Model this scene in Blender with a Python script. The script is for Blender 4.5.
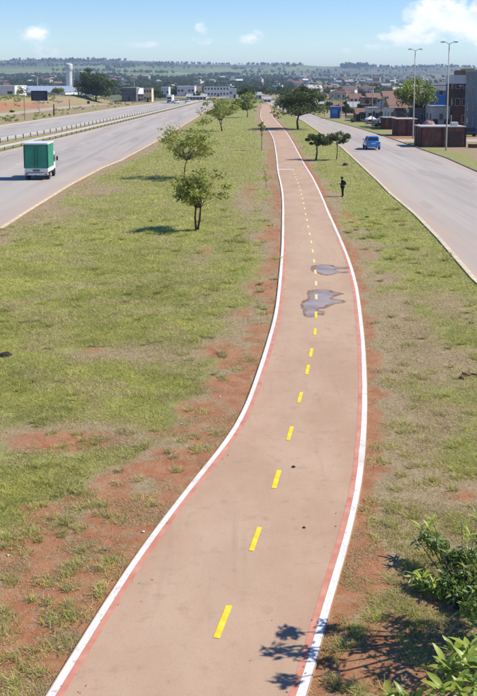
import bpy, bmesh, math, random
import numpy as np
from mathutils import Vector, Matrix
R = math.radians
for o in list(bpy.data.objects): bpy.data.objects.remove(o)
scene = bpy.context.scene
C = scene.collection

# ------------------------------------------------------------------ camera
F, HZ, CAMH = 928.0, 82.0, 9.6          # focal length in photo pixels, horizon row, eye height (footbridge)
PITCH = math.atan((348 - HZ) * .5 / F)
PP = HZ + F * math.tan(PITCH)
cam = bpy.data.cameras.new('camera'); camo = bpy.data.objects.new('camera', cam); C.objects.link(camo)
camo.location = (0, 0, CAMH); camo.rotation_euler = (math.pi / 2 - PITCH, 0, 0)
cam.sensor_fit = 'VERTICAL'; cam.sensor_height = 24; cam.lens = 24 * F / 696
cam.shift_y = -(348 - PP) / 696
cam.clip_start = .1; cam.clip_end = 30000
scene.camera = camo
scene.render.resolution_x, scene.render.resolution_y = 702, 1024

# ------------------------------------------------------------------ light
SUN_EL, SUN_AZ = R(47), R(83)           # azimuth from +Y (straight ahead) towards +X (right)
sd = Vector((math.cos(SUN_EL) * math.sin(SUN_AZ), math.cos(SUN_EL) * math.cos(SUN_AZ), math.sin(SUN_EL)))
sun = bpy.data.lights.new('sun', 'SUN'); suno = bpy.data.objects.new('sun', sun); C.objects.link(suno)
sun.energy = 4.6; sun.angle = R(.5); sun.color = (1, .95, .86)
suno.rotation_euler = (-sd).to_track_quat('-Z', 'Y').to_euler()
suno.location = (60, 30, 80)

world = bpy.data.worlds.new('World'); scene.world = world; world.use_nodes = True
def build_world():
    nt = world.node_tree; nt.nodes.clear(); N = nt.nodes.new; L = nt.links.new
    out = N('ShaderNodeOutputWorld'); bg = N('ShaderNodeBackground'); bg.inputs[1].default_value = .12
    sky = N('ShaderNodeTexSky'); sky.sky_type = 'NISHITA'; sky.sun_disc = False
    sky.sun_elevation = SUN_EL; sky.sun_rotation = SUN_AZ
    sky.altitude = 1100; sky.air_density = 1.0; sky.dust_density = .1; sky.ozone_density = 3.0
    tc = N('ShaderNodeTexCoord')
    def vm(op, a, b=None):
        n = N('ShaderNodeVectorMath'); n.operation = op
        for i, v in enumerate((a, b)):
            if v is None: continue
            if isinstance(v, tuple): n.inputs[i].default_value = v
            else: L(v, n.inputs[i])
        return n.outputs['Value'] if op == 'LENGTH' else n.outputs['Vector']
    def m(op, a, b=0., c=None, clamp=False):
        n = N('ShaderNodeMath'); n.operation = op; n.use_clamp = clamp
        for i, v in enumerate((a, b, c)):
            if v is None: continue
            if isinstance(v, (int, float)): n.inputs[i].default_value = v
            else: L(v, n.inputs[i])
        return n.outputs[0]
    D = vm('NORMALIZE', tc.outputs['Generated'])
    sc = vm('MULTIPLY', D, (1, 1, 1.7))
    def noise(scale, detail, rough, off=(0, 0, 0)):
        n = N('ShaderNodeTexNoise'); n.inputs['Scale'].default_value = scale
        n.inputs['Detail'].default_value = detail; n.inputs['Roughness'].default_value = rough
        L(vm('ADD', sc, off), n.inputs['Vector']); return n.outputs[0]
    nz = noise(26, 7, .58); fine = noise(75, 5, .6, (3, 1, 2)); lob = noise(13, 3, .5, (5, 2, 9))
    # cumulus banks, each one (photo column, row, half width, half height, strength): low over the horizon
    total = None
    for px, py, rx, ry, st in [(440, 20, 50, 24, 1.2), (475, 26, 46, 30, 1.15), (402, 37, 36, 15, .95), (520, 20, 60, 26, 1.0), (368, 47, 30, 8, .55),
                               (34, 37, 32, 14, .47), (44, 50, 26, 20, .45), (182, 40, 24, 10, .46), (203, 31, 18, 18, .46), (196, 41, 38, 9, .46), (247, 38, 21, 10, .47),
                               (345, 50, 20, 7, .58), (150, 46, 40, 5, .4), (-60, 30, 40, 16, .85), (-160, 44, 50, 14, .9), (620, 34, 60, 20, .9), (750, 20, 70, 26, .9)]:
        c = Vector(((px - 238.5) / F, 1, (HZ - py) / F)).normalized()
        d = vm('MULTIPLY', vm('SUBTRACT', D, tuple(c)), (F / rx, F / rx, F / ry))
        v = m('MULTIPLY', m('SUBTRACT', 1.0, vm('LENGTH', d), clamp=True), st * 1.25)
        total = v if total is None else m('MAXIMUM', total, v)
    # scattered fair-weather cloud everywhere else
    ba = m('MULTIPLY', m('SUBTRACT', noise(3.3, 4, .55, (8, 3, 1)), .56), 2.2, clamp=True)
    sep = N('ShaderNodeSeparateXYZ'); L(D, sep.inputs[0])
    hi = m('MULTIPLY', m('SUBTRACT', sep.outputs[2], .13), 8, clamp=True)
    total = m('MAXIMUM', total, m('MULTIPLY', ba, hi))
    dens = m('ADD', total, m('ADD', m('MULTIPLY', m('SUBTRACT', nz, .5), 2.3), m('MULTIPLY', m('SUBTRACT', fine, .5), 1.3)))
    cov = m('MULTIPLY', m('SUBTRACT', dens, .29), 1.8, clamp=True)
    cov = m('MULTIPLY', cov, m('MULTIPLY', total, 3.5, clamp=True))
    cov = m('MULTIPLY', cov, .95)
    shade = N('ShaderNodeMix'); shade.data_type = 'RGBA'
    L(m('MULTIPLY', m('SUBTRACT', m('ADD', m('MULTIPLY', lob, .5), m('MULTIPLY', nz, .5)), .38), 4.5, clamp=True), shade.inputs[0])
    shade.inputs[6].default_value = (4.9, 5.6, 6.4, 1); shade.inputs[7].default_value = (8.0, 8.0, 8.0, 1)
    mx = N('ShaderNodeMix'); mx.data_type = 'RGBA'
    L(cov, mx.inputs[0]); hs = N('ShaderNodeHueSaturation'); hs.inputs['Hue'].default_value = .512; hs.inputs['Saturation'].default_value = 1.3; hs.inputs['Value'].default_value = .93; L(sky.outputs[0], hs.inputs['Color']); L(cov, mx.inputs[0]); L(hs.outputs[0], mx.inputs[6]); L(shade.outputs[2], mx.inputs[7])
    L(mx.outputs[2], bg.inputs[0]); L(bg.outputs[0], out.inputs[0])
build_world()
vs = scene.view_settings
vs.view_transform = 'Standard'; vs.look = 'None'; vs.exposure = .46; vs.gamma = 1; vs.use_curve_mapping = False
scene.render.engine = 'CYCLES'
scene.cycles.use_denoising = True
scene.cycles.max_bounces = 6; scene.cycles.volume_bounces = 0
scene.cycles.transparent_max_bounces = 8

# ------------------------------------------------------------------ helpers
def W(px, py, z=0.):
    """world point at height z seen at photo pixel (px, py)"""
    u = (px - 238.5) / F; v = (PP - py) / F
    f = math.cos(PITCH) + math.sin(PITCH) * v; dz = v * math.cos(PITCH) - math.sin(PITCH)
    t = (z - CAMH) / dz
    return Vector((u * t, f * t, z))
def XZ(px, py, Y):
    """world point at depth Y seen at photo pixel"""
    u = (px - 238.5) / F; v = (PP - py) / F
    f = math.cos(PITCH) + math.sin(PITCH) * v; dz = v * math.cos(PITCH) - math.sin(PITCH)
    t = Y / f
    return Vector((u * t, Y, CAMH + dz * t))
def tag(o, label=None, cat=None, group=None, kind=None):
    if label: o['label'] = label
    if cat: o['category'] = cat
    if group: o['group'] = group
    if kind: o['kind'] = kind
    return o
def link(name, me, parent=None, loc=None, rz=0, mats=None):
    o = bpy.data.objects.new(name, me); C.objects.link(o)
    if parent: o.parent = parent
    if loc is not None: o.location = loc
    if rz: o.rotation_euler = (0, 0, rz)
    if mats:
        for m_ in (mats if isinstance(mats, (list, tuple)) else [mats]): me.materials.append(m_)
    return o
def empty(name, loc=(0, 0, 0), rz=0):
    o = bpy.data.objects.new(name, None); C.objects.link(o); o.location = loc; o.rotation_euler = (0, 0, rz)
    o.empty_display_size = .3
    return o
def arrays(name, V, T, nv=3, col=None, smooth=False):
    V = np.asarray(V, np.float32); T = np.asarray(T, np.int32)
    me = bpy.data.meshes.new(name); me.vertices.add(len(V)); me.vertices.foreach_set('co', V.ravel())
    me.loops.add(T.size); me.loops.foreach_set('vertex_index', T.ravel())
    n = len(T); me.polygons.add(n); me.polygons.foreach_set('loop_start', np.arange(0, n * nv, nv, dtype=np.int32))
    me.polygons.foreach_set('loop_total', np.full(n, nv, np.int32))
    me.polygons.foreach_set('use_smooth', np.full(n, bool(smooth)))
    me.update(calc_edges=True)
    if col is not None:
        a = me.color_attributes.new('col', 'FLOAT_COLOR', 'POINT')
        c = np.ones((len(V), 4), np.float32); c[:, :3] = col; a.data.foreach_set('color', c.ravel())
    return me
class MB:
    def __init__(s): s.v = []; s.f = []; s.m = []
    def add(s, vs_, fs, mi=0):
        b = len(s.v); s.v += [tuple(p) for p in vs_]; s.f += [tuple(b + i for i in f) for f in fs]; s.m += [mi] * len(fs); return s
    def box(s, x0, x1, y0, y1, z0, z1, mi=0):
        return s.add([(x0, y0, z0), (x1, y0, z0), (x1, y1, z0), (x0, y1, z0), (x0, y0, z1), (x1, y0, z1), (x1, y1, z1), (x0, y1, z1)],
                     [(0, 3, 2, 1), (4, 5, 6, 7), (0, 1, 5, 4), (1, 2, 6, 5), (2, 3, 7, 6), (3, 0, 4, 7)], mi)
    def tube(s, pts, rads, n=6, mi=0, cap=True):
        pts = [Vector(p) for p in pts]; rings = []
        for i, p in enumerate(pts):
            d = (pts[min(i + 1, len(pts) - 1)] - pts[max(i - 1, 0)]).normalized()
            a = d.cross(Vector((0, 0, 1)) if abs(d.z) < .95 else Vector((1, 0, 0))).normalized(); b = d.cross(a)
            rings.append([p + (a * math.cos(2 * math.pi * k / n) + b * math.sin(2 * math.pi * k / n)) * rads[i] for k in range(n)])
        vs_ = [q for r in rings for q in r]; fs = []
        for i in range(len(pts) - 1):
            for k in range(n):
                fs.append((i * n + k, i * n + (k + 1) % n, (i + 1) * n + (k + 1) % n, (i + 1) * n + k))
        if cap: fs += [tuple(range(n))[::-1], tuple((len(pts) - 1) * n + k for k in range(n))]
        return s.add(vs_, fs, mi)
    def prism(s, prof, y0, y1, mi=0):
        """profile in x,z extruded along y"""
        n = len(prof)
        vs_ = [(x, y0, z) for x, z in prof] + [(x, y1, z) for x, z in prof]
        fs = [tuple(range(n)), tuple(range(2 * n - 1, n - 1, -1))] + [(i, n + i, n + (i + 1) % n, (i + 1) % n) for i in range(n)]
        return s.add(vs_, fs, mi)
    def mesh(s, name, smooth=False):
        me = bpy.data.meshes.new(name); me.from_pydata(s.v, [], s.f); me.polygons.foreach_set('material_index', s.m)
        bm = bmesh.new(); bm.from_mesh(me); bmesh.ops.recalc_face_normals(bm, faces=bm.faces[:]); bm.to_mesh(me); bm.free()
        if smooth: me.polygons.foreach_set('use_smooth', [True] * len(me.polygons))
        me.update(); return me
    def build(s, name, mats, parent=None, loc=None, rz=0, smooth=False, bevel=0):
        o = link(name, s.mesh(name, smooth), parent, loc, rz, mats)
        if bevel:
            b = o.modifiers.new('b', 'BEVEL'); b.width = bevel; b.segments = 2; b.limit_method = 'ANGLE'
        return o
def lathe(mb, prof, n=16, axis='z', c=(0, 0, 0), mi=0):
    vs_, fs = [], []
    for r, h in prof:
        for k in range(n):
            a = 2 * math.pi * k / n; p = (r * math.cos(a), r * math.sin(a), h)
            if axis == 'x': p = (h, p[0], p[1])
            vs_.append((p[0] + c[0], p[1] + c[1], p[2] + c[2]))
    for i in range(len(prof) - 1):
        for k in range(n): fs.append((i * n + k, i * n + (k + 1) % n, (i + 1) * n + (k + 1) % n, (i + 1) * n + k))
    fs += [tuple(range(n))[::-1], tuple((len(prof) - 1) * n + k for k in range(n))]
    return mb.add(vs_, fs, mi)

# value noise
_rs = np.random.RandomState(11); _tab = _rs.rand(256, 256)
def vnoise(x, y):
    xi = np.floor(x).astype(int); yi = np.floor(y).astype(int); fx = x - xi; fy = y - yi
    fx = fx * fx * (3 - 2 * fx); fy = fy * fy * (3 - 2 * fy)
    g = lambda a, b: _tab[a & 255, b & 255]
    return (g(xi, yi) * (1 - fx) + g(xi + 1, yi) * fx) * (1 - fy) + (g(xi, yi + 1) * (1 - fx) + g(xi + 1, yi + 1) * fx) * fy
def fbm(x, y, o=4, r=.5):
    s = 0; a = 1; t = 0
    for i in range(o):
        s = s + a * vnoise(x * 2 ** i + 17 * i, y * 2 ** i + 31 * i); t += a; a *= r
    return s / t
def sst(a, b, x):
    t = np.clip((x - a) / (b - a), 0, 1); return t * t * (3 - 2 * t)

# ------------------------------------------------------------------ materials
def mat(name, rgb, rough=.8, var=.12, scale=3., spec=.25, metal=0., detail=4, stretch=(1, 1, 1), rgb2=None, bump=0., bscale=40., coat=0.):
    m_ = bpy.data.materials.new(name); m_.use_nodes = True; nt = m_.node_tree; b = nt.nodes['Principled BSDF']
    b.inputs['Roughness'].default_value = rough; b.inputs['Specular IOR Level'].default_value = spec; b.inputs['Metallic'].default_value = metal
    b.inputs['Coat Weight'].default_value = coat
    N = nt.nodes.new; L = nt.links.new
    tc = N('ShaderNodeTexCoord'); mp = N('ShaderNodeMapping'); mp.inputs['Scale'].default_value = stretch
    L(tc.outputs['Object'], mp.inputs[0])
    nz = N('ShaderNodeTexNoise'); nz.inputs['Scale'].default_value = scale; nz.inputs['Detail'].default_value = detail; nz.inputs['Roughness'].default_value = .6
    L(mp.outputs[0], nz.inputs['Vector'])
    cr = N('ShaderNodeValToRGB'); cr.color_ramp.elements[0].position = .3; cr.color_ramp.elements[1].position = .7
    a = [max(0, c * (1 - var)) for c in rgb]; d = [min(1, c * (1 + var)) for c in (rgb2 or rgb)]
    cr.color_ramp.elements[0].color = (*a, 1); cr.color_ramp.elements[1].color = (*d, 1)
    L(nz.outputs[0], cr.inputs[0]); L(cr.outputs[0], b.inputs['Base Color'])
    if bump:
        n2 = N('ShaderNodeTexNoise'); n2.inputs['Scale'].default_value = bscale; n2.inputs['Detail'].default_value = 3; L(tc.outputs['Object'], n2.inputs['Vector'])
        bp = N('ShaderNodeBump'); bp.inputs['Strength'].default_value = bump; bp.inputs['Distance'].default_value = .02
        L(n2.outputs[0], bp.inputs['Height']); L(bp.outputs[0], b.inputs['Normal'])
    return m_
def leafmat(name, rgb, trans=.35, rough=.5, spec=.3):
    """leaf colour = rgb times the mesh's per-leaf tint"""
    m_ = bpy.data.materials.new(name); m_.use_nodes = True; nt = m_.node_tree; b = nt.nodes['Principled BSDF']; N = nt.nodes.new; L = nt.links.new
    b.inputs['Roughness'].default_value = rough; b.inputs['Specular IOR Level'].default_value = spec
    at = N('ShaderNodeAttribute'); at.attribute_name = 'col'
    mu = N('ShaderNodeMix'); mu.data_type = 'RGBA'; mu.blend_type = 'MULTIPLY'; mu.inputs[0].default_value = 1
    L(at.outputs['Color'], mu.inputs[6]); mu.inputs[7].default_value = (*rgb, 1)
    tr = N('ShaderNodeBsdfTranslucent'); mx = N('ShaderNodeMixShader'); mx.inputs[0].default_value = trans
    L(mu.outputs[2], b.inputs['Base Color']); L(mu.outputs[2], tr.inputs[0])
    L(b.outputs[0], mx.inputs[1]); L(tr.outputs[0], mx.inputs[2]); L(mx.outputs[0], nt.nodes['Material Output'].inputs[0])
    return m_

M = {}
M['kerb'] = mat('kerb', (.56, .48, .33), .9, .2, 1.5)
M['white_worn'] = mat('white_worn', (.5, .48, .45), .8, .2, .8, rgb2=(.66, .64, .6))
M['red_paint'] = mat('red_paint', (.55, .19, .13), .8, .12, 2, rgb2=(.52, .26, .18))
M['yellow_paint'] = mat('yellow_paint', (.72, .50, .02), .7, .1, 4, rgb2=(.80, .62, .05))
M['cream_paint'] = mat('cream_paint', (.70, .58, .27), .8, .1, 4)
M['bark'] = mat('bark', (.085, .062, .046), .95, .35, 6, bump=.6)
M['bark_pale'] = mat('bark_pale', (.20, .15, .11), .95, .3, 6, bump=.5)
M['galv'] = mat('galvanised_steel', (.46, .455, .43), .55, .12, 2, spec=.4)
M['galv_dark'] = mat('weathered_steel', (.16, .15, .14), .7, .2, 2)
M['concrete'] = mat('concrete', (.40, .37, .33), .9, .15, 1.2)
M['pole'] = mat('lamp_pole_steel', (.40, .37, .33), .6, .1, 2)
M['wood_post'] = mat('wood_post', (.07, .05, .04), .9, .3, 3)
M['glass'] = mat('window_glass', (.025, .035, .045), .12, .2, 1, spec=.6)
M['black'] = mat('black_plastic', (.015, .015, .016), .6, .2, 3)
M['rubber'] = mat('tyre_rubber', (.02, .02, .02), .9, .2, 5)
M['rim'] = mat('wheel_rim', (.45, .45, .46), .35, .1, 5, metal=.7)
M['white_metal'] = mat('white_truck_paint', (.66, .67, .65), .4, .06, 1.2, spec=.5)
M['green_box'] = mat('green_box_panel', (.022, .20, .125), .5, .12, .8, spec=.4, rgb2=(.03, .25, .16))
M['blue_paint'] = mat('blue_car_paint', (.02, .20, .56), .3, .05, 1, spec=.5, coat=.6)
M['tail_red'] = mat('tail_light', (.4, .02, .02), .3, .1, 5, spec=.6)
M['lamp_clear'] = mat('head_light', (.6, .6, .58), .2, .1, 5, spec=.6)
M['cloth_black'] = mat('black_cloth', (.012, .012, .014), .9, .3, 14)
M['skin'] = mat('skin', (.20, .11, .07), .6, .08, 8)
M['hair'] = mat('black_hair', (.012, .010, .009), .7, .3, 30)
M['billboard'] = mat('dark_blue_panel', (.018, .022, .045), .6, .25, .7)
M['print'] = mat('pale_print', (.17, .18, .22), .7, .2, 2)
M['brick'] = mat('dark_red_brick', (.105, .045, .035), .9, .3, 1.1, rgb2=(.17, .075, .055))
M['graffiti'] = mat('pale_graffiti', (.22, .15, .14), .9, .35, 3)
M['roof_slab'] = mat('kiosk_roof_sheet', (.42, .40, .38), .85, .2, .9)
M['dark_stone'] = mat('charcoal', (.03, .025, .022), .95, .3, 6)
M['deadwood'] = mat('dead_wood', (.22, .13, .08), .9, .3, 6)
M['litter'] = mat('litter', (.65, .63, .58), .8, .1, 6)

def surf(name, build):
    m_ = bpy.data.materials.new(name); m_.use_nodes = True; nt = m_.node_tree
    N = nt.nodes.new; L = nt.links.new; b = nt.nodes['Principled BSDF']; b.inputs['Specular IOR Level'].default_value = .2
    tc = N('ShaderNodeTexCoord').outputs['Object']
    def noise(scale, detail=4, rough=.6, stretch=(1, 1, 1), off=(0, 0, 0)):
        mp = N('ShaderNodeMapping'); mp.inputs['Scale'].default_value = stretch; mp.inputs['Location'].default_value = off; L(tc, mp.inputs[0])
        n = N('ShaderNodeTexNoise'); n.inputs['Scale'].default_value = scale; n.inputs['Detail'].default_value = detail; n.inputs['Roughness'].default_value = rough
        L(mp.outputs[0], n.inputs['Vector']); return n.outputs[0]
    def ramp(v, p0, p1):
        n = N('ShaderNodeMapRange'); n.interpolation_type = 'SMOOTHSTEP'; L(v, n.inputs[0]); n.inputs[1].default_value = p0; n.inputs[2].default_value = p1; return n.outputs[0]
    def mix(f, a, c):
        n = N('ShaderNodeMix'); n.data_type = 'RGBA'
        if isinstance(f, float): n.inputs[0].default_value = f
        else: L(f, n.inputs[0])
        for i, v in ((6, a), (7, c)):
            if isinstance(v, tuple): n.inputs[i].default_value = (*v, 1)
            else: L(v, n.inputs[i])
        return n.outputs[2]
    def mul(a, c, op='MULTIPLY'):
        n = N('ShaderNodeMath'); n.operation = op; n.use_clamp = True
        for i, v in enumerate((a, c)):
            if isinstance(v, (int, float)): n.inputs[i].default_value = v
            else: L(v, n.inputs[i])
        return n.outputs[0]
    def attr(nm):
        a = N('ShaderNodeAttribute'); a.attribute_name = nm; s = N('ShaderNodeSeparateColor'); L(a.outputs['Color'], s.inputs[0]); return s.outputs
    def bump(v, st, dist=.03):
        bp = N('ShaderNodeBump'); bp.inputs['Strength'].default_value = st; bp.inputs['Distance'].default_value = dist; L(v, bp.inputs['Height']); L(bp.outputs[0], b.inputs['Normal'])
    col, rough = build(noise, ramp, mix, mul, attr, bump)
    L(col, b.inputs['Base Color']); b.inputs['Roughness'].default_value = rough
    return m_
def _path(noise, ramp, mix, mul, attr, bump):
    c = mix(ramp(noise(.5, 5, .62, (1, .5, 1)), .32, .7), (.405, .269, .176), (.48, .331, .224))
    c = mix(ramp(noise(.16, 4, .6, (1, .35, 1), (4, 1, 0)), .45, .75), c, (.48, .345, .235))
    c = mix(mul(ramp(noise(2.6, 6, .7, (1, 1, 1), (7, 0, 0)), .52, .74), .55), c, (.32, .20, .135))
    c = mix(mul(ramp(noise(1.4, 5, .65, (2.5, .12, 1), (0, 9, 0)), .55, .8), .4), c, (.31, .20, .16))
    c = mix(mul(ramp(noise(75, 2, .6), .6, .78), .5), c, (.2, .13, .10))
    c = mix(mul(ramp(noise(60, 2, .6, (1, 1, 1), (3, 3, 0)), .66, .8), .45), c, (.55, .44, .36))
    c = mix(mul(ramp(noise(28, 4, .75, (1, 1, 1), (1, 7, 0)), .5, .72), .35), c, (.25, .165, .115))
    e = attr('col'); c = mix(mul(mul(e[0], 1.5), ramp(noise(1.8, 6, .7, (1, .5, 1), (6, 6, 0)), .42, .66)), c, (.40, .21, .125))
    bump(noise(90, 3), .25, .01); return c, .9
M['path'] = surf('tinted_path_asphalt', _path)
def _road(noise, ramp, mix, mul, attr, bump):
    t = attr('col')
    c = mix(ramp(noise(.35, 5, .6, (1, .06, 1)), .35, .7), (.36, .32, .28), (.43, .385, .338))
    c = mix(mul(ramp(noise(.5, 4, .6, (2.2, .02, 1), (5, 0, 0)), .5, .72), .5), c, (.23, .21, .195))
    c = mix(mul(ramp(noise(1.5, 6, .7), .5, .8), .35), c, (.44, .39, .345))
    c = mix(mul(ramp(noise(.22, 3, .5, (1.6, .22, 1), (9, 4, 0)), .6, .62), .3), c, (.22, .205, .195))
    c = mix(mul(ramp(noise(4, 6, .75, (1, .5, 1), (3, 1, 0)), .58, .75), .35), c, (.21, .195, .18))
    d = mul(t[0], ramp(noise(.6, 5, .65, (1, .12, 1), (2, 2, 0)), .2, .62))
    c = mix(mul(d, .8), c, (.47, .34, .255))
    bump(noise(30, 3), .15, .01); return c, .85
def _line(noise, ramp, mix, mul, attr, bump):
    c = mix(ramp(noise(1.2, 5, .6), .35, .7), (.66, .63, .58), (.78, .76, .72))
    c = mix(mul(ramp(noise(7, 6, .75, (1, 1, 1), (4, 4, 0)), .53, .68), .8), c, (.47, .33, .23))
    c = mix(mul(ramp(noise(.45, 5, .65, (1, 1, 1), (2, 9, 0)), .54, .7), .5), c, (.52, .42, .33)); return c, .8
M['white_paint'] = surf('worn_white_paint', _line)
M['road'] = surf('worn_dusty_asphalt', _road)
def _ground(noise, ramp, mix, mul, attr, bump):
    t = attr('col')                                       # R grass cover, G bare red earth, B dry straw
    fine = noise(9, 6, .72); mid = noise(1.7, 5, .65); tiny = noise(38, 3, .7); mid2 = noise(4.5, 7, .75, (1, 1, 1), (2, 6, 0))
    grass = mix(ramp(mid, .32, .68), (.205, .215, .06), (.315, .30, .10))
    grass = mix(mul(ramp(fine, .5, .7), .7), grass, (.13, .165, .045))
    grass = mix(mul(ramp(noise(.5, 5, .6, (1, 1, 1), (9, 2, 0)), .52, .75), .55), grass, (.31, .275, .12))
    straw = mix(ramp(fine, .35, .68), (.23, .168, .09), (.37, .285, .165))
    straw = mix(mul(ramp(tiny, .5, .7), .5), straw, (.46, .37, .24))
    soil = mix(ramp(mid, .3, .7), (.295, .115, .05), (.385, .185, .095))
    soil = mix(mul(ramp(tiny, .56, .75), .5), soil, (.42, .29, .2))
    soil = mix(mul(ramp(fine, .54, .72), .5), soil, (.20, .09, .05))
    soil = mix(mul(ramp(noise(3.2, 6, .7, (1, 1, 1), (5, 8, 0)), .48, .64), .6), soil, straw)
    def jag(v, n_, k):
        return ramp(mul(mul(v, .6), mul(n_, k), 'ADD'), .42, .64)
    c = mix(jag(t[2], mid2, .5), grass, straw)
    c = mix(jag(t[1], mid2, .5), c, soil)
    bump(fine, .6, .06); return c, .95
M['ground'] = surf('grass_and_red_earth', _ground)
def _hill(noise, ramp, mix, mul, attr, bump):
    t = attr('col')                                       # R pasture, G woodland floor, B town earth
    k = noise(.004, 6, .6); f = noise(.03, 6, .65)
    c = mix(ramp(k, .35, .65), (.085, .105, .045), (.16, .165, .075))
    c = mix(mul(ramp(f, .5, .7), .7), c, (.055, .068, .035))
    past = mix(ramp(noise(.006, 5, .6, (1, 2.5, 1), (3, 3, 0)), .35, .65), (.155, .215, .06), (.225, .26, .09))
    past = mix(mul(ramp(noise(.0021, 2, .4, (1, 3, 1), (1, 5, 0)), .5, .54), .6), past, (.27, .25, .12))
    past = mix(mul(ramp(noise(.0026, 2, .4, (1, 2.2, 1), (8, 2, 0)), .54, .57), .7), past, (.09, .135, .045))
    c = mix(t[0], c, past)
    c = mix(mul(t[1], .9), c, (.035, .05, .028))
    c = mix(mul(t[2], ramp(f, .42, .6)), c, (.19, .17, .105))
    return c, 1.
M['hill'] = surf('far_fields', _hill)
M['grass_blade'] = leafmat('grass_blades', (1, 1, 1), .45, .8, .1)
M['leaf_small'] = leafmat('small_tree_leaves', (.335, .37, .095), .5, .6)
M['leaf_dark'] = leafmat('dark_tree_leaves', (.095, .135, .042), .45, .55)
M['leaf_light'] = leafmat('light_tree_leaves', (.26, .32, .075), .5, .55)
M['leaf_far'] = leafmat('far_wood_leaves', (.085, .11, .05), .3, .8, .1)
M['leaf_shrub'] = leafmat('glossy_shrub_leaves', (.21, .31, .065), .4, .4, .4)
def _wet(noise, ramp, mix, mul, attr, bump):
    c = mix(ramp(noise(.9, 5, .6), .35, .65), (.25, .185, .16), (.36, .285, .25)); return c, .4
M['damp'] = mat('damp_rim', (.20, .125, .085), .7, .2, 2.5, rgb2=(.27, .175, .12))
M['wet'] = surf('wet_stain', _wet); M['wet'].node_tree.nodes['Principled BSDF'].inputs['Specular IOR Level'].default_value = .5

# ------------------------------------------------------------------ layout of path and roads (edges traced on the ground)
def edge_px(pts, n=420, lo=None, hi=None, sm=.055):
    """edge given as photo pixels on flat ground -> dense ground polyline ordered by distance"""
    pts = sorted(pts, key=lambda p: p[1]); py = np.array([p[1] for p in pts], float); px = np.array([p[0] for p in pts], float)
    lg = np.linspace(math.log(py[0] - 80), math.log(py[-1] - 80), 900); inv = np.exp(lg) + 80; v = np.interp(inv, py, px)
    k = np.exp(-.5 * (np.arange(-60, 61) * (lg[1] - lg[0]) / sm) ** 2); k /= k.sum()
    pad = 60; l0 = v[0] + (v[1] - v[0]) * np.arange(-pad, 0); l1 = v[-1] + (v[-1] - v[-2]) * np.arange(1, pad + 1)
    v = np.convolve(np.concatenate([l0, v, l1]), k, 'valid')
    P = np.array([W(a, b)[:2] for a, b in zip(v, inv)]); return P[np.argsort(P[:, 1])]
PL = edge_px([(-40, 840), (47, 696), (127, 568), (184, 492), (228, 440), (243, 414), (262, 359), (275, 315), (281, 255), (282, 219), (282, 195), (279.5, 182), (277, 172), (276, 157), (273.5, 140), (269, 131), (263.5, 124), (260, 118), (260.5, 112), (261.5, 105), (262.5, 99)])
PR = edge_px([(255, 840), (309.5, 696), (321, 650), (334.5, 597), (350, 545), (362.5, 492), (367, 440), (368, 389), (365, 339), (359, 290), (352, 265), (342, 240), (331, 217), (322, 195), (314, 178.6), (305, 165), (293.5, 143), (286, 131), (279, 124), (273, 117), (271, 112), (269.5, 105), (268, 99)])
def at(P, y): return np.interp(y, P[:, 1], P[:, 0])
def line(pts): 
    P = np.array(pts, float); return P[np.argsort(P[:, 1])]
def gp(l): return [tuple(W(a, b)[:2]) for a, b in l]
AN = line([(-16.6, -60)] + gp([(0, 228), (25, 212), (68, 185.6), (101, 168), (120, 160.5), (161, 138.5), (204, 112.5)]) + [(-6, 480), (2, 700)])
AF = line([(-36, -60), (-34, 60)] + gp([(0, 152), (60, 138), (120, 123), (180, 107.7)]) + [(-17, 480), (-8, 700)])
BN = line([(-40, -60), (-38.5, 60)] + gp([(0, 142.2), (60, 131), (120, 118.5), (180, 106)]) + [(-20.5, 480), (-11, 700)])
BF = line([(-56, -60), (-54, 80)] + gp([(0, 125.8), (75, 115), (120, 107.8), (150, 104)]) + [(-38, 480), (-28, 700)])
CL = line([(10.2, -60)] + gp([(477, 280), (441, 239), (417, 214.6), (392, 194), (380, 182), (343, 147.7), (304, 121.2)]) + [(15, 320), (12, 480), (8, 700)])
CR = line([(24.4, -60)] + gp([(477, 172), (447, 158.7), (419, 148.8), (397, 141), (376, 133.7), (350, 125.8), (325, 119)]) + [(21.5, 320), (18, 480), (14, 700)])
SL = line([(-130, 200), (-95, 245)] + gp([(0, 113.4), (60, 106.5)]) + [(-60, 420)])
SR = line([(-130, 185), (-93, 228)] + gp([(0, 116.4), (60, 109)]) + [(-56, 420)])

def ribbon(name, Lf, Rt, ys, z, m_, cols=2, th=0, edge=None, zfun=None):
    ys = np.asarray(ys, float); xl = at(Lf, ys) if isinstance(Lf, np.ndarray) else Lf(ys); xr = at(Rt, ys) if isinstance(Rt, np.ndarray) else Rt(ys)
    V = []; col = []
    for j in range(cols):
        t = j / (cols - 1); x = xl + (xr - xl) * t
        V.append(np.stack([x, ys, np.full_like(ys, z) + (zfun(x, ys) if zfun else 0)], 1))
        if edge is not None:
            e = np.minimum(x - xl, xr - x); col.append(np.exp(-e / edge))
    V = np.stack(V, 1).reshape(-1, 3); n = len(ys); T = []
    for i in range(n - 1):
        for j in range(cols - 1): a = i * cols + j; T.append((a, a + 1, a + cols + 1, a + cols))
    c3 = None
    if edge is not None: c3 = np.repeat(np.stack(col, 1).reshape(-1, 1), 3, 1)
    if th:
        b = len(V); Vl = V[0::cols].copy(); Vr = V[cols - 1::cols].copy(); Vl[:, 2] -= th; Vr[:, 2] -= th
        V = np.concatenate([V, Vl, Vr])
        for i in range(n - 1):
            T.append((b + i, i * cols, (i + 1) * cols, b + i + 1)[::-1][::-1]); T.append((i * cols + cols - 1, b + n + i, b + n + i + 1, (i + 1) * cols + cols - 1))
        if c3 is not None: c3 = np.concatenate([c3, np.ones((2 * n, 3))])
    return link(name, arrays(name, V, T, 4, c3), mats=m_)
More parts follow.
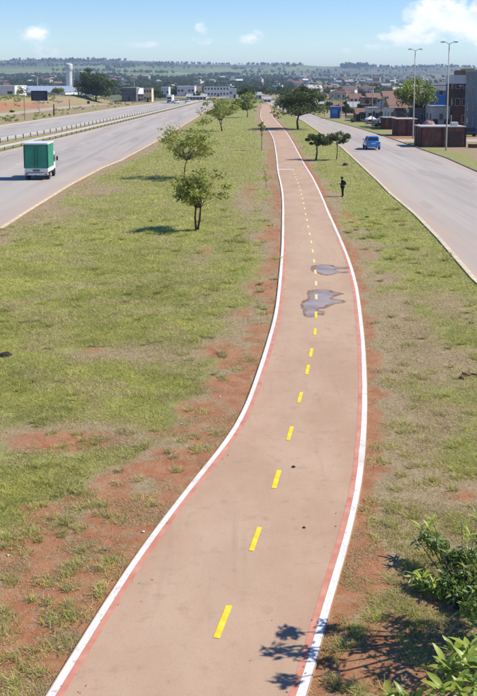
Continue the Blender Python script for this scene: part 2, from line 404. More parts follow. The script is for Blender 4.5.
def geo(a, b, s0, g):
    r = [a]; s = s0
    while r[-1] < b: r.append(r[-1] + s); s *= g
    r[-1] = b; return np.array(r)

# ------------------------------------------------------------------ the ground, one sheet to the horizon
half = [0.]
s = .3
while half[-1] < 9000:
    half.append(half[-1] + s)
    if half[-1] > 19: s *= 1.07
gx = np.array([-h for h in half[:0:-1]] + half)
gy = [-900., -500, -250, -120, -60, -30, -14, -4, 2, 6, 9, 11]
s = .3
while gy[-1] < 9000:
    gy.append(gy[-1] + s)
    if gy[-1] > 42: s *= 1.035
gy = np.array(gy)
X, Y = np.meshgrid(gx, gy)
def bank(x, y):
    """earth bank beyond the highway on the left"""
    sx = at(SL, y)
    d = sx - x
    return 3.6 * sst(2, 15, d) * sst(150, 230, y) * (1 - sst(430, 520, y)) * (.75 + .5 * fbm(x * .05, y * .05, 3))
def masks(x, y):
    """grass, red earth, straw cover at ground points"""
    pl = at(PL, y); pr = at(PR, y); an = at(AN, y); cl = at(CL, y); cr = at(CR, y); bf = at(BF, y); af = at(AF, y)
    n1 = fbm(x * .35, y * .35, 4); n2 = fbm(x * .9 + 40, y * .9, 4); n3 = fbm(x * .12 + 9, y * .12 + 5, 3); n4 = fbm(x * 2.2, y * 2.2 + 7, 3)
    soil = np.zeros_like(x); straw = np.zeros_like(x)
    dl = pl - x; dr = x - pr
    wl = np.interp(y, [10, 14, 18, 24, 32, 45, 80, 150, 300], [4.6, 3.7, 2.6, 1.25, 1.0, 1.1, 1.2, 1.4, 1.0])
    wsoil = np.where(dl > 0, 1.15 - .62 * dl / wl + (n2 - .5) * 2.1 + (n4 - .5) * .9, 0); soil = np.maximum(soil, np.clip(wsoil, 0, 1) * (dl > -1) * np.interp(y, [18, 28, 60, 200], [1, .8, .62, .5]))
    straw = np.maximum(straw, np.clip((1.35 - .6 * dl / wl + (n1 - .5) * 1.9), 0, 1) * (dl > -1))
    wr = np.interp(y, [10, 17, 20, 30, 60, 300], [1.4, 1.1, .55, .45, .5, .5])
    soil = np.maximum(soil, np.clip(1.0 - .6 * dr / wr + (n2 - .5) * 1.6, 0, 1) * (dr > -1) * .85)
    straw = np.maximum(straw, np.clip(1.15 - .33 * dr / np.interp(y, [10, 25, 40, 70], [2.2, 1.8, .8, .5]) + (n1 - .5) * 2.2, 0, 1) * (dr > -1))
    def blob(px, py, rx, ry, a, arr):
        c = W(px, py); sx_ = rx * c.y / F; p = W(px, py + ry); sy_ = abs(c.y - p.y)
        g = a * np.exp(-((x - c.x) / sx_) ** 2 - ((y - c.y) / sy_) ** 2) * (.45 + 1.1 * n2)
        return np.clip(np.maximum(arr, g), 0, 1)
    for b in [(385, 665, 75, 40, 1.25), (395, 640, 60, 34, 1.15), (430, 605, 50, 18, .7), (460, 495, 30, 10, .7), (110, 585, 90, 25, .75), (30, 600, 70, 50, .85), (60, 440, 80, 14, .8), (150, 470, 70, 14, .7),
              (20, 655, 60, 45, .9), (95, 350, 25, 4, .6), (225, 350, 30, 12, .75), (205, 410, 35, 16, .85), (190, 430, 30, 10, .7), (205, 250, 14, 8, .55), (250, 190, 14, 20, .55), (350, 218, 12, 18, .5), (372, 258, 8, 26, .5)]:
        soil = blob(*b, soil)
    for b in [(60, 435, 110, 22, .9), (150, 352, 90, 12, .8), (230, 345, 40, 14, .9), (100, 560, 140, 40, .8), (420, 370, 45, 30, .7), (400, 460, 60, 50, .8), (440, 540, 60, 30, .8), (450, 300, 40, 30, .6),
              (45, 215, 50, 14, .85), (95, 190, 40, 9, .8), (200, 260, 30, 12, .6), (245, 200, 18, 40, .65), (420, 260, 22, 12, .45), (420, 420, 50, 20, .75), (110, 283, 60, 5, .5), (150, 310, 90, 8, .4)]:
        straw = blob(*b, straw)
    # dusty strips by the highway kerb and between the carriageways
    da = x - an
    k = np.clip(1.25 - da / np.interp(y, [60, 110, 300], [2.3, 2.4, 1.5]) + (n1 - .5) * 1.4, 0, 1) * (da > -2)
    straw = np.maximum(straw, k); soil = np.maximum(soil, np.clip(.95 - da / 1.2 + (n2 - .5) * 1.3, 0, 1) * (da > -2) * .7)
    med = (x < af + .5) & (x > bf - .5); straw = np.where(med, np.maximum(straw, .35 + .8 * (n1 - .3)), straw)
    # far side of the right road: trodden lots
    dc = x - cr
    k = np.clip(.5 + .8 * (n3 - .35) * 2 + (n1 - .5) * .8, 0, .95) * sst(0, 6, dc); straw = np.maximum(straw, k * (dc > 0))
    soil = np.maximum(soil, np.clip((n3 - .42) * 3 + (n1 - .5), 0, .8) * sst(4, 14, dc) * .8)
    lot = np.exp(-((x - 30) / 9) ** 2 - ((y - 163) / 7) ** 2); soil = np.maximum(soil, np.clip(lot * 1.1, 0, .75)); straw = np.maximum(straw, np.clip(lot * 1.5, 0, 1))
    # left: cut red bank beyond the highway
    sl = at(SL, y); d = sl - x
    cut = sst(1.5, 4, d) * (1 - sst(9, 13, d)) * sst(200, 235, y) * (1 - sst(330, 400, y)) * (.4 + 1.0 * n3 + (n1 - .5) * .9); soil = np.maximum(soil, np.clip(cut, 0, 1))
    dv = bf - x; straw = np.maximum(straw, np.clip(.75 + (n3 - .5) * 2.2 + (n1 - .5), 0, 1) * (dv > 0))
    g = np.clip(1 - 1.15 * soil - .62 * straw, 0, 1)
    return g, np.clip(soil, 0, 1), np.clip(straw, 0, 1)
gm, sm_, st_ = masks(X, Y)
relief = (fbm(X * .55 + 3, Y * .55, 3) - .55) * .16 + (fbm(X * 2.1, Y * 2.1, 2) - .5) * .05
off = np.minimum.reduce([np.maximum(at(PL, Y) - X, X - at(PR, Y)), np.where(X < -5, np.maximum(X - at(AN, Y), at(BF, Y) - X), 99), np.where(X > 2, np.maximum(at(CL, Y) - X, X - at(CR, Y)), 99)])
far = 1 - sst(90, 140, Y)
Z = np.minimum(relief, .07) * sst(.25, 1.6, off) * far * (Y > 5) + bank(X, Y) * (X < -45) - .004
nY, nX = X.shape
idx = np.arange(nX * nY).reshape(nY, nX)
T = np.stack([idx[:-1, :-1], idx[:-1, 1:], idx[1:, 1:], idx[1:, :-1]], -1).reshape(-1, 4)
gme = arrays('ground', np.stack([X, Y, Z], -1).reshape(-1, 3), T, 4, np.stack([gm, sm_, st_], -1).reshape(-1, 3), True)
tag(link('ground', gme, mats=M['ground']), 'grassed and bare red earth ground of the road corridor', kind='structure')
def ground_z(x, y):
    i = np.clip(np.searchsorted(gy, y) - 1, 0, nY - 2); j = np.clip(np.searchsorted(gx, x) - 1, 0, nX - 2)
    ty = (y - gy[i]) / (gy[i + 1] - gy[i]); tx = (x - gx[j]) / (gx[j + 1] - gx[j])
    return (Z[i, j] * (1 - tx) + Z[i, j + 1] * tx) * (1 - ty) + (Z[i + 1, j] * (1 - tx) + Z[i + 1, j + 1] * tx) * ty

# ------------------------------------------------------------------ cycle path
YP = geo(9.5, 405, .35, 1.013)
tag(ribbon('cycle_path', PL, PR, YP, .05, M['path'], 25, .12, .22), 'pinkish tan asphalt cycle path curving into the distance', kind='structure')
def off_line(P, a):
    """edge shifted sideways, wobbling a little as hand-painted lines do"""
    Q = P.copy(); Q[:, 0] = P[:, 0] + a + (fbm(P[:, 1] * .35 + a * 50, P[:, 1] * 0 + a * 13, 3) - .5) * .035; return Q
def stripe(name, P, a, b, ys, m_, label, z=.054):
    return tag(ribbon(name, off_line(P, min(a, b)), off_line(P, max(a, b)), ys, z, m_), label, kind='structure')
stripe('white_edge_line', PL, .02, .16, YP[YP < 330], M['white_paint'], 'white painted line on the left edge of the cycle path')
stripe('white_edge_line', PR, -.02, -.16, YP[YP < 330], M['white_paint'], 'white painted line on the right edge of the cycle path')
stripe('red_edge_line', PL, .17, .285, YP[YP < 58], M['red_paint'], 'thin red painted line inside the left white line')
stripe('red_edge_line', PR, -.17, -.285, YP[YP < 58], M['red_paint'], 'thin red painted line inside the right white line')
def mid(y): return .5 * (at(PL, y) + at(PR, y))
dpx = [(223, 624), (255.5, 541), (276.5, 481), (290, 435), (300, 399), (307.5, 371), (311, 354), (315, 333), (316, 316), (316.3, 298), (316, 284.5), (315.3, 273), (314, 262)]
dash = [tuple(W(a, b)[:2]) for a, b in dpx]
y = dash[-1][1] + 3
off0 = dash[-1][0] - mid(dash[-1][1])
while y < 103:
    dash.append((float(mid(y) + off0 * max(0, 1 - (y - 48) / 40)), y)); y += 3
for i, (x, y) in enumerate(dash):
    j = i + 1 if i + 1 < len(dash) else i
    tx, ty = dash[j][0] - dash[j - 1][0], dash[j][1] - dash[j - 1][1]; a = math.atan2(-tx, ty)
    rd = random.Random(i); w, h = .058 + rd.uniform(-.004, .004), .5 + rd.uniform(-.03, .03)
    me = bpy.data.meshes.new('lane_dash'); me.from_pydata([(-w, -h, 0), (w * .96, -h * 1.01, 0), (w, h, 0), (-w * .97, h * .99, 0)], [], [(0, 1, 2, 3)])
    tag(link('lane_dash', me, None, (x, y, .058), a, M['yellow_paint'] if i < 9 else M['cream_paint']), 'short yellow centre dash painted on the cycle path', kind='structure')
# stop bar across the left lane
c = W(288, 169.8)
me = bpy.data.meshes.new('stop_bar'); me.from_pydata([(-.95, -.32, 0), (.78, -.3, 0), (.78, .3, 0), (-.95, .3, 0)], [], [(0, 1, 2, 3)])
tag(link('stop_bar', me, None, (c.x - .12, c.y, .058), 0, M['white_paint']), 'white bar painted across one lane of the cycle path', kind='structure')
# wet stains
def stain(name, pts, label):
    ctr = np.array(pts, float); n = len(ctr); out = []
    for i in range(n):
        p0, p1, p2, p3 = ctr[i - 1], ctr[i], ctr[(i + 1) % n], ctr[(i + 2) % n]
        for t in (0, .25, .5, .75):
            q = .5 * ((2 * p1) + (p2 - p0) * t + (2 * p0 - 5 * p1 + 4 * p2 - p3) * t * t + (3 * p1 - p0 - 3 * p2 + p3) * t ** 3); out.append(tuple(W(q[0], q[1], .055)))
    P2 = np.array([p[:2] for p in out]); n = len(P2); lo_, hi_ = P2.min(0) - .1, P2.max(0) + .1
    gx_ = np.arange(lo_[0], hi_[0], .028); gy_ = np.arange(lo_[1], hi_[1], .06); cx_, cy_ = np.meshgrid(gx_, gy_)
    def sdf(x_, y_):
        ins = np.zeros(x_.shape, bool); dm = np.full(x_.shape, 9.)
        for i in range(n):
            (ax, ay), (bx, by) = P2[i], P2[(i + 1) % n]
            with np.errstate(divide='ignore', invalid='ignore'): ins ^= ((ay > y_) != (by > y_)) & (x_ < (bx - ax) * (y_ - ay) / (by - ay) + ax)
            ex, ey = bx - ax, by - ay; t_ = np.clip(((x_ - ax) * ex + (y_ - ay) * ey) / (ex * ex + ey * ey + 1e-12), 0, 1); dm = np.minimum(dm, np.hypot(x_ - ax - t_ * ex, y_ - ay - t_ * ey))
        return np.where(ins, dm, -dm)
    d_ = sdf(cx_, cy_) + (fbm(cx_ * 5 + 2, cy_ * 2.5, 4) - .5) * .22; rim = .09 + .16 * fbm(cx_ * 2 + 7, cy_ * 1.2, 2)
    par = None
    for k, (cell, m_) in enumerate((((d_ > 0) & (d_ <= rim), M['damp']), (d_ > rim, M['wet']))):
        yy, xx = np.nonzero(cell); q = np.stack([np.stack([gx_[xx] + u * .028, gy_[yy] + v * .06, np.full(len(xx), .055)], 1) for u, v in ((0, 0), (1, 0), (1, 1), (0, 1))], 1)
        o = link(name if k == 0 else 'water_film', arrays(name, q.reshape(-1, 3), np.arange(4 * len(xx)).reshape(-1, 4), 4), par, mats=m_)
        if k == 0: par = tag(o, label, kind='structure')
stain('puddle', [(310.5, 267.5), (314, 265.4), (322, 264.8), (332, 265.2), (337, 267), (347.5, 266.8), (348.5, 268.6), (337, 269.4), (340, 271.6), (348, 271.4), (347, 273), (337, 273.2), (332, 275), (322, 274.8), (316, 272.2), (311, 270.6)], 'narrow wet stain across the path, the farther of two')
stain('puddle', [(308, 292), (310, 290.2), (322, 289.6), (331, 290.2), (335, 292.2), (342, 293.2), (341, 294.8), (335, 296.4), (333, 299), (343.5, 300.6), (344, 303), (334, 304.4), (326, 307.8), (319, 309.4), (325, 312.6), (324, 315.4), (318, 314.6), (315, 317), (306, 316.8), (302.5, 314), (303, 310), (300, 307.4), (301.5, 302), (307, 298.6)], 'large ragged wet stain on the path, the nearer of two')

# ------------------------------------------------------------------ roads
YR = geo(-60, 690, 3, 1.004)
tag(ribbon('highway_near', AF, AN, YR, .02, M['road'], 13, .1, 1.5), 'nearer pale grey highway carriageway on the left', kind='structure')
tag(ribbon('highway_far', BF, BN, YR, .02, M['road'], 11, .1, 1.3), 'farther pale grey highway carriageway beyond the guardrails', kind='structure')
tag(ribbon('side_road', CL, CR, YR, .02, M['road'], 11, .1, 1.7), 'grey dusty road on the right of the cycle path', kind='structure')
tag(ribbon('service_track', SL, SR, geo(190, 415, 4, 1.01), .03, M['ground'] if False else mat('dusty_track', (.42, .33, .25), .95, .12, .3), 3, .1), 'pale dirt service track below the red bank', kind='structure')
def kerb(name, P, a, b, ys, m_, z, label):
    return tag(ribbon(name, off_line(P, min(a, b)), off_line(P, max(a, b)), ys, z, m_, 2, .2), label, kind='structure')
YK = geo(-20, 420, 1.2, 1.004)
kerb('kerb', AN, 0., .2, YK, M['kerb'], .07, 'pale concrete kerb between the highway and the grass')
kerb('kerb', CL, -.25, 0., YK, M['kerb'], .07, 'pale cream kerb along the grass side of the right road')
kerb('kerb', CR, 0., .22, YK[YK < 300], mat('dirty_kerb', (.22, .17, .13), .9, .3, .8), .11, 'dirt-stained kerb on the far side of the right road')
kerb('kerb', BF, -.3, 0., YK, M['kerb'], .10, 'pale kerb on the far side of the farther carriageway')
stripe('lane_edge_line', AF, .7, .85, YR[YR < 430], M['white_worn'], 'worn white line along the guardrail side of the near carriageway', .026)
stripe('lane_edge_line', BF, .5, .7, YR[YR < 430], M['white_worn'], 'worn white line on the far edge of the farther carriageway', .026)
def lane_marks(Lf, Rt, fr, y0, y1, ln, gap, w, label, name='lane_mark'):
    y = y0
    while y < y1:
        x0 = at(Lf, y) + (at(Rt, y) - at(Lf, y)) * fr; x1 = at(Lf, y + ln) + (at(Rt, y + ln) - at(Lf, y + ln)) * fr
        me = bpy.data.meshes.new(name); me.from_pydata([(x0 - w, y, .026), (x0 + w, y, .026), (x1 + w, y + ln, .026), (x1 - w, y + ln, .026)], [], [(0, 1, 2, 3)])
        tag(link(name, me, mats=M['white_worn']), label, kind='structure'); y += ln + gap
lane_marks(AF, AN, .40, 84, 400, 4, 8, .06, 'worn white lane dash on the near highway carriageway')
lane_marks(BF, BN, .5, 150, 400, 4, 8, .06, 'worn white lane dash on the farther highway carriageway')
# paved entrance across the verge of the right road
tag(ribbon('driveway', line([(at(CR, 150.5) + .3, 150.5), (at(CR, 158) + .3, 158)]), line([(41, 150.5), (41, 158)]), [150.5, 154, 158], .015, mat('dusty_apron', (.44, .35, .28), .95, .12, .4)), 'dusty driveway leaving the right road', kind='structure')

# ------------------------------------------------------------------ hills
def crest_row(ax):
    """rows of the skyline by bearing (photo columns)"""
    return np.interp(ax, [-800, -200, 0, 60, 110, 150, 190, 235, 290, 320, 345, 400, 430, 477, 700, 1300], [57, 60, 61.5, 60, 60.4, 61.6, 64, 65, 64.4, 66.6, 66.8, 67.6, 66.6, 68.4, 66, 60])
def hill_z(x, y):
    r = np.hypot(x, y); px = 238.5 + F * x / np.maximum(y, 1)
    t = np.clip((r - 440) / 4300, 0, 1)
    row = 102 - (102 - crest_row(px)) * t ** .62
    row = row + (fbm(x * .0011, y * .0011 + 4, 3) - .5) * 17 * t * (1 - t) * 2
    z = CAMH + (HZ - row) * r / F
    return np.where(r > 4740, z - (r - 4740) * .05, z) - 1.2 * (1 - np.clip((r - 440) / 60, 0, 1))
ang = np.linspace(R(-62), R(62), 300); rad = geo(440, 6500, 12, 1.022)
A_, Rr = np.meshgrid(ang, rad); HX = Rr * np.sin(A_); HY = Rr * np.cos(A_)
HZz = hill_z(HX, HY)
def hmask(x, y):
    px = 238.5 + F * x / np.maximum(y, 1); r = np.hypot(x, y)
    row = HZ - (hill_z(x, y) - CAMH) / r * F
    n = fbm(x * .003, y * .003, 4); n2 = fbm(x * .0012 + 5, y * .0012, 3)
    past = np.exp(-((px - 185) / 62) ** 4 - ((row - 72.5 + (px - 185) * .012) / 5.2) ** 4) * 1.0
    past = np.maximum(past, np.exp(-((px - 300) / 36) ** 4 - ((row - 68.5) / 3) ** 4)); past = np.maximum(past, np.exp(-((px - 95) / 40) ** 4 - ((row - 68) / 2.5) ** 4) * .9)
    past = np.maximum(past, .8 * sst(.55, .62, n2) * (row < 76)); past = past * sst(.12, .3, past * (.6 + .8 * n))
    town = sst(255, 330, px) * sst(67, 70, row) * (1 - sst(98, 101, row)); town = np.maximum(town, .35 * sst(80, 84, row))
    wood = np.clip(sst(.45, .6, n) - past * 1.5, 0, 1)
    return past, wood, town, row, px
hp, hw, ht, _, _ = hmask(HX, HY)
n0, n1_ = HX.shape; idx = np.arange(n0 * n1_).reshape(n0, n1_)
T = np.stack([idx[:-1, :-1], idx[:-1, 1:], idx[1:, 1:], idx[1:, :-1]], -1).reshape(-1, 4)
tag(link('hills', arrays('hills', np.stack([HX, HY, HZz], -1).reshape(-1, 3), T, 4, np.stack([hp, hw, ht], -1).reshape(-1, 3), True), mats=M['hill']), 'hazy green hills with pasture on the horizon', kind='structure')

# ------------------------------------------------------------------ leaves
def leaf_cloud(cent, rad_, n, size, rs, tint=(.6, 1.35), flat=.6, asp=.55, warm=.12):
    """n leaf quads scattered in clumps; returns verts, quads, colours"""
    cent = np.asarray(cent, float); k = rs.randint(0, len(cent), n); rad_ = np.broadcast_to(np.asarray(rad_, float), (len(cent),))
    d = rs.normal(size=(n, 3)); d /= np.linalg.norm(d, axis=1)[:, None]; d *= (rs.rand(n, 1) ** .45) * rad_[k][:, None]; d[:, 2] *= flat
    p = cent[k] + d
    u = rs.normal(size=(n, 3)); u[:, 2] *= .7; u /= np.linalg.norm(u, axis=1)[:, None]
    w = rs.normal(size=(n, 3)); w[:, 2] += .0; w -= (w * u).sum(1)[:, None] * u; w /= np.linalg.norm(w, axis=1)[:, None]
    s_ = size * rs.uniform(.6, 1.4, (n, 1)); u = u * s_ * .5; w = w * s_ * .5 * asp
    V = np.stack([p - u, p - w + u * .1, p + u, p + w + u * .1], 1).reshape(-1, 3); T = np.arange(n * 4).reshape(n, 4)
    clump = rs.uniform(.75, 1.25, len(cent))[k]; t = (rs.uniform(tint[0], tint[1], n) * clump)[:, None]
    c = np.repeat(np.concatenate([t * (1 + rs.uniform(-warm, warm * 1.6, (n, 1))), t, t * rs.uniform(.8, 1.1, (n, 1))], 1), 4, 0)
    return V, T, c
def tree(name, label, base, h, crown, leafm, seed, nleaf=2600, size=.16, cat='tree', fork=.35, lean=(0, 0), trunk=.08, nclump=26, clump=.3, barkm=None, group=None, trunks=1, open_=1.0):
    """crown = (half width, height of crown centre, half height)"""
    rs = np.random.RandomState(seed); rd = random.Random(seed)
    t = empty(name, base); tag(t, label, cat, group)
    cw, cz, ch = crown; top = Vector((lean[0], lean[1], cz))
    # clump centres through the crown, uneven
    cent = []; crad = []
    while len(cent) < nclump:
        d = rs.normal(size=3); d /= np.linalg.norm(d); rr = rs.rand() ** .4
        q = d * rr * np.array([cw, cw * .95, ch]) * rs.uniform(.72, 1.08)
        if q[2] < -ch * .75: continue
        cent.append((top.x + q[0], top.y + q[1], cz + q[2])); crad.append(clump * cw * rs.uniform(.55, 1.35))
    mb = MB(); fz = h * fork
    for s_ in range(trunks):
        ox = (s_ - (trunks - 1) / 2) * trunk * 1.6
        bend = Vector((rd.uniform(-.12, .12) * fz, rd.uniform(-.1, .1) * fz, 0))
        fk = Vector((lean[0] * .45 + ox * 3, lean[1] * .45, fz))
        tp = [(ox, 0, -.12), (ox + bend.x * .3, bend.y * .3, fz * .15), (bend.x + fk.x * .45, bend.y + fk.y * .45, fz * .55), fk]
        mb.tube(tp, [trunk * 1.45, trunk * 1.1, trunk * .95, trunk * .85], 7)
        for i, c_ in enumerate(cent):
            if i % trunks != s_: continue
            c_ = Vector(c_); m1 = fk.lerp(c_, .45) + Vector((rd.uniform(-.1, .1), rd.uniform(-.1, .1), .06 * rd.random())) * cw; m1.z -= .05 * ch
            r0 = trunk * rd.uniform(.3, .55)
            mb.tube([fk - Vector((0, 0, trunk * .6)), m1, c_], [r0, r0 * .6, r0 * .18], 5, cap=False)
    mb.build('trunk', barkm or M['bark'], t, smooth=True)
    V, T_, c_ = leaf_cloud(cent, crad, int(nleaf * open_), size, rs)
    o = link('crown', arrays('crown', V, T_, 4, c_), t, mats=leafm)
    return t

def gtree(name, label, px, py, wpx, toppy, leafm, seed, **k):
    """tree by its foot in the photograph, crown width and crown top in photo pixels"""
    b = W(px, py); sc_ = b.y / F * 1.0; b.z = float(ground_z(np.array([b.x]), np.array([b.y]))[0])
    h = XZ(px, toppy, b.y).z; cw = wpx * sc_ * .5; cb = k.pop('bottom', .42)
    cx = k.pop('cx', 0) * sc_
    return tree(name, label, b, h, (cw * .92, h * (1 + cb) / 2, h * (1 - cb) / 2 * .95), leafm, seed, lean=(cx, 0), **k)
gtree('median_tree', 'small leafy green tree nearest the camera on the grass median', 197, 230, 60, 163, M['leaf_small'], 3, nleaf=3100, size=.2, fork=.34, trunk=.065, nclump=38, clump=.33, trunks=2, bottom=.27, cx=3)
gtree('median_tree', 'sparse spreading tree just behind the nearest median tree', 185, 178, 66, 117, M['leaf_small'], 8, nleaf=2900, size=.25, fork=.3, trunk=.07, nclump=42, clump=.3, bottom=.2, cx=4, barkm=M['bark_pale'])
gtree('median_tree', 'greyish green median tree leaning towards the highway', 222, 131, 46, 93, M['leaf_small'], 12, nleaf=2300, size=.36, fork=.28, trunk=.09, nclump=26, clump=.28, bottom=.28, cx=-3, trunks=2)
gtree('sapling', 'thin green sapling beside the left edge of the path', 261.5, 150.5, 11, 121, M['leaf_small'], 5, nleaf=420, size=.22, fork=.45, trunk=.045, nclump=10, clump=.4, bottom=.55)
gtree('sapling', 'nearly bare twig of a sapling left of the path', 266, 189, 13, 165, M['leaf_small'], 6, nleaf=90, size=.12, fork=.3, trunk=.02, nclump=14, clump=.35, bottom=.25, barkm=M['bark_pale'])
gtree('median_tree', 'pale bushy tree in a clump far along the median', 247, 117.5, 26, 93, M['leaf_light'], 15, nleaf=1700, size=.5, fork=.3, trunk=.12, nclump=22, clump=.3, bottom=.2)
gtree('median_tree', 'low light green bush-like tree at the far end of the median', 236, 113, 20, 98, M['leaf_light'], 16, nleaf=1300, size=.5, fork=.3, trunk=.11, nclump=18, clump=.33, bottom=.15)
gtree('dark_tree', 'dark round tree behind the far median trees', 246, 108, 24, 86, M['leaf_dark'], 17, nleaf=1800, size=.7, fork=.3, trunk=.2, nclump=24, clump=.32, bottom=.22)
gtree('shade_tree', 'large dark rounded shade tree at the path bend', 298, 129, 66, 83.5, M['leaf_dark'], 21, nleaf=8500, size=.42, fork=.3, trunk=.2, nclump=60, clump=.26, bottom=.24, cx=1)
gtree('verge_tree', 'small crooked tree left of a pair on the right verge', 316, 160, 31, 131, M['leaf_dark'], 24, nleaf=2000, size=.25, fork=.5, trunk=.1, nclump=18, clump=.3, bottom=.45, cx=1.5)
gtree('verge_tree', 'slender flat-topped tree right of a pair on the right verge', 336.5, 160, 27, 131.5, M['leaf_dark'], 27, nleaf=1500, size=.25, fork=.55, trunk=.055, nclump=14, clump=.32, bottom=.55, cx=1)
gtree('umbrella_tree', 'spreading light green tree behind the brick kiosks', 421.5, 127.5, 54, 79, M['leaf_light'], 31, nleaf=5200, size=.45, fork=.36, trunk=.24, nclump=40, clump=.3, bottom=.44, trunks=2, cx=-5)
gtree('dark_tree', 'large dense dark tree by the water tower', 96, 103, 42, 70, M['leaf_dark'], 35, nleaf=6500, size=1.0, fork=.18, trunk=.4, nclump=50, clump=.3, bottom=.06)
# further trees among the buildings
rd = random.Random(4)
for i, (px, py, w, tp, lm) in enumerate([(18, 101, 24, 90, 'leaf_dark'), (58, 103, 14, 95, 'leaf_light'), (127, 101, 9, 93, 'leaf_dark'), (155, 101, 12, 89, 'leaf_dark'), (160, 100, 10, 91, 'leaf_far'), (196, 100, 9, 90, 'leaf_far'),
        (358, 118, 16, 104, 'leaf_dark'), (346, 116, 12, 101, 'leaf_dark'), (309, 112, 14, 99, 'leaf_far'), (376, 118, 14, 100, 'leaf_dark'), (327, 113, 12, 100, 'leaf_dark'), (440, 121, 18, 103, 'leaf_dark'), (450, 122, 16, 98, 'leaf_dark'), (394, 116, 12, 97, 'leaf_far'), (412, 116, 13, 100, 'leaf_dark')]):
    gtree('distant_tree', ['dark tree rising behind the red bank on the far left', 'pale shrubby tree left of the water tower', 'small dark tree right of the big dark tree', 'dark tree beside the cream building', 'greyish tree behind the far lorry', 'small tree left of the pale sheds',
          'dark tree among roofs right of the blue kiosk', 'dark tree behind the blue kiosk', 'greyish tree just right of the shade tree', 'dark tree behind the white canopies', 'dark tree left of the blue kiosk', 'dark tree under the blue-topped building', 'dark tree before the brown shop building', 'greyish tree above the tiled house', 'dark tree beside the tiled house'][i],
          px, py, w, tp, M[lm], 60 + i, nleaf=700, size=.9, fork=.25, trunk=.18, nclump=14, clump=.36, bottom=.15, group='trees among the far buildings')

# ------------------------------------------------------------------ woods on the hills (one mass)
def woods():
    rs = np.random.RandomState(9); n = 60000
    r = 1 / rs.uniform(1 / 4900, 1 / 640, n); a = rs.uniform(R(-24), R(24), n); x = r * np.sin(a); y = r * np.cos(a)
    p, w, t, row, px = hmask(x, y)
    dn = .14 + .85 * sst(.42, .58, fbm(x * .005 + 2, y * .005, 4))
    dn *= np.clip(1 - 1.6 * p, 0, 1) * np.where(row < 70, .5, 1)
    # belts: eucalyptus strips along the crest
    belt = np.zeros(n)
    for x0, x1, r0, r1, wd in [(72, 128, 61.8, 60.4, 1.3), (108, 190, 68.2, 63.6, 1.8), (340, 372, 67.5, 66.5, 1.6), (372, 477, 67.6, 67.8, .9), (190, 300, 63.8, 65.6, .9), (-100, 75, 62, 61.5, 1.0), (270, 300, 66, 67, 1.2), (477, 700, 67, 66, 1), (0, 112, 66.5, 66.2, .45), (55, 118, 71, 72, .5), (188, 240, 77, 75.5, .7), (232, 300, 69.5, 70.6, .5), (240, 335, 72.8, 73.4, .6), (300, 480, 71.4, 72.2, .5), (118, 175, 72.5, 73.5, .25), (150, 235, 69, 68.2, .25)]:
        c_ = np.interp(px, [x0, x1], [r0, r1]); belt = np.maximum(belt, ((px > x0) & (px < x1) & (np.abs(row - c_) < wd)).astype(float))
    dn = np.maximum(dn * np.interp(r, [640, 900, 2000, 5000], [.12, .42, .62, .7]), belt)
    dn = np.maximum(dn, .55 * sst(76, 79, row) * (1 - sst(86, 90, row)) * (px < 300) * sst(.38, .5, fbm(x * .008, y * .008 + 3, 3)))
    dn = np.where(ht_town(px, row), dn * .45, dn)
    k = rs.rand(n) < dn; x, y, r, px, belt, row = x[k], y[k], r[k], px[k], belt[k], row[k]; n = len(x); z = hill_z(x, y)
    h = rs.uniform(2.6, 5.4, n) * (1 + r / 6000) * np.where(belt > 0, 1.35, 1); h *= np.where((px > 340) & (px < 371) & (row < 70), 1.9, 1)
    m_ = 16
    q = rs.normal(size=(n, m_, 3)); q /= np.linalg.norm(q, axis=2)[..., None]; q *= rs.rand(n, m_, 1) ** .4
    ctr = np.stack([x, y, z + h * .52], 1)[:, None] + q * np.stack([h * .5, h * .5, h * .48], 1)[:, None]
    u = rs.normal(size=(n, m_, 3)); u /= np.linalg.norm(u, axis=2)[..., None]; v = rs.normal(size=(n, m_, 3)); v -= (u * v).sum(2)[..., None] * u; v /= np.linalg.norm(v, axis=2)[..., None]
    s_ = (h[:, None, None] * .36) * rs.uniform(.6, 1.3, (n, m_, 1))
    V = np.stack([ctr - u * s_, ctr + u * s_ * .6 + v * s_ * .8, ctr + u * s_ * .5 - v * s_ * .8], 2).reshape(-1, 3)
    c_ = np.repeat((rs.uniform(.55, 1.35, n)[:, None] * rs.uniform(.8, 1.2, (n, m_))).reshape(-1), 3)[:, None] * np.array([1, 1, .9])
    tag(link('woodland', arrays('woodland', V, np.arange(len(V)).reshape(-1, 3), 3, c_), mats=M['leaf_far']), 'hazy woods and tree belts scattered over the far hills', 'woodland', kind='stuff')
def ht_town(px, row): return (px > 290) & (row > 69) & (row < 97)
woods()

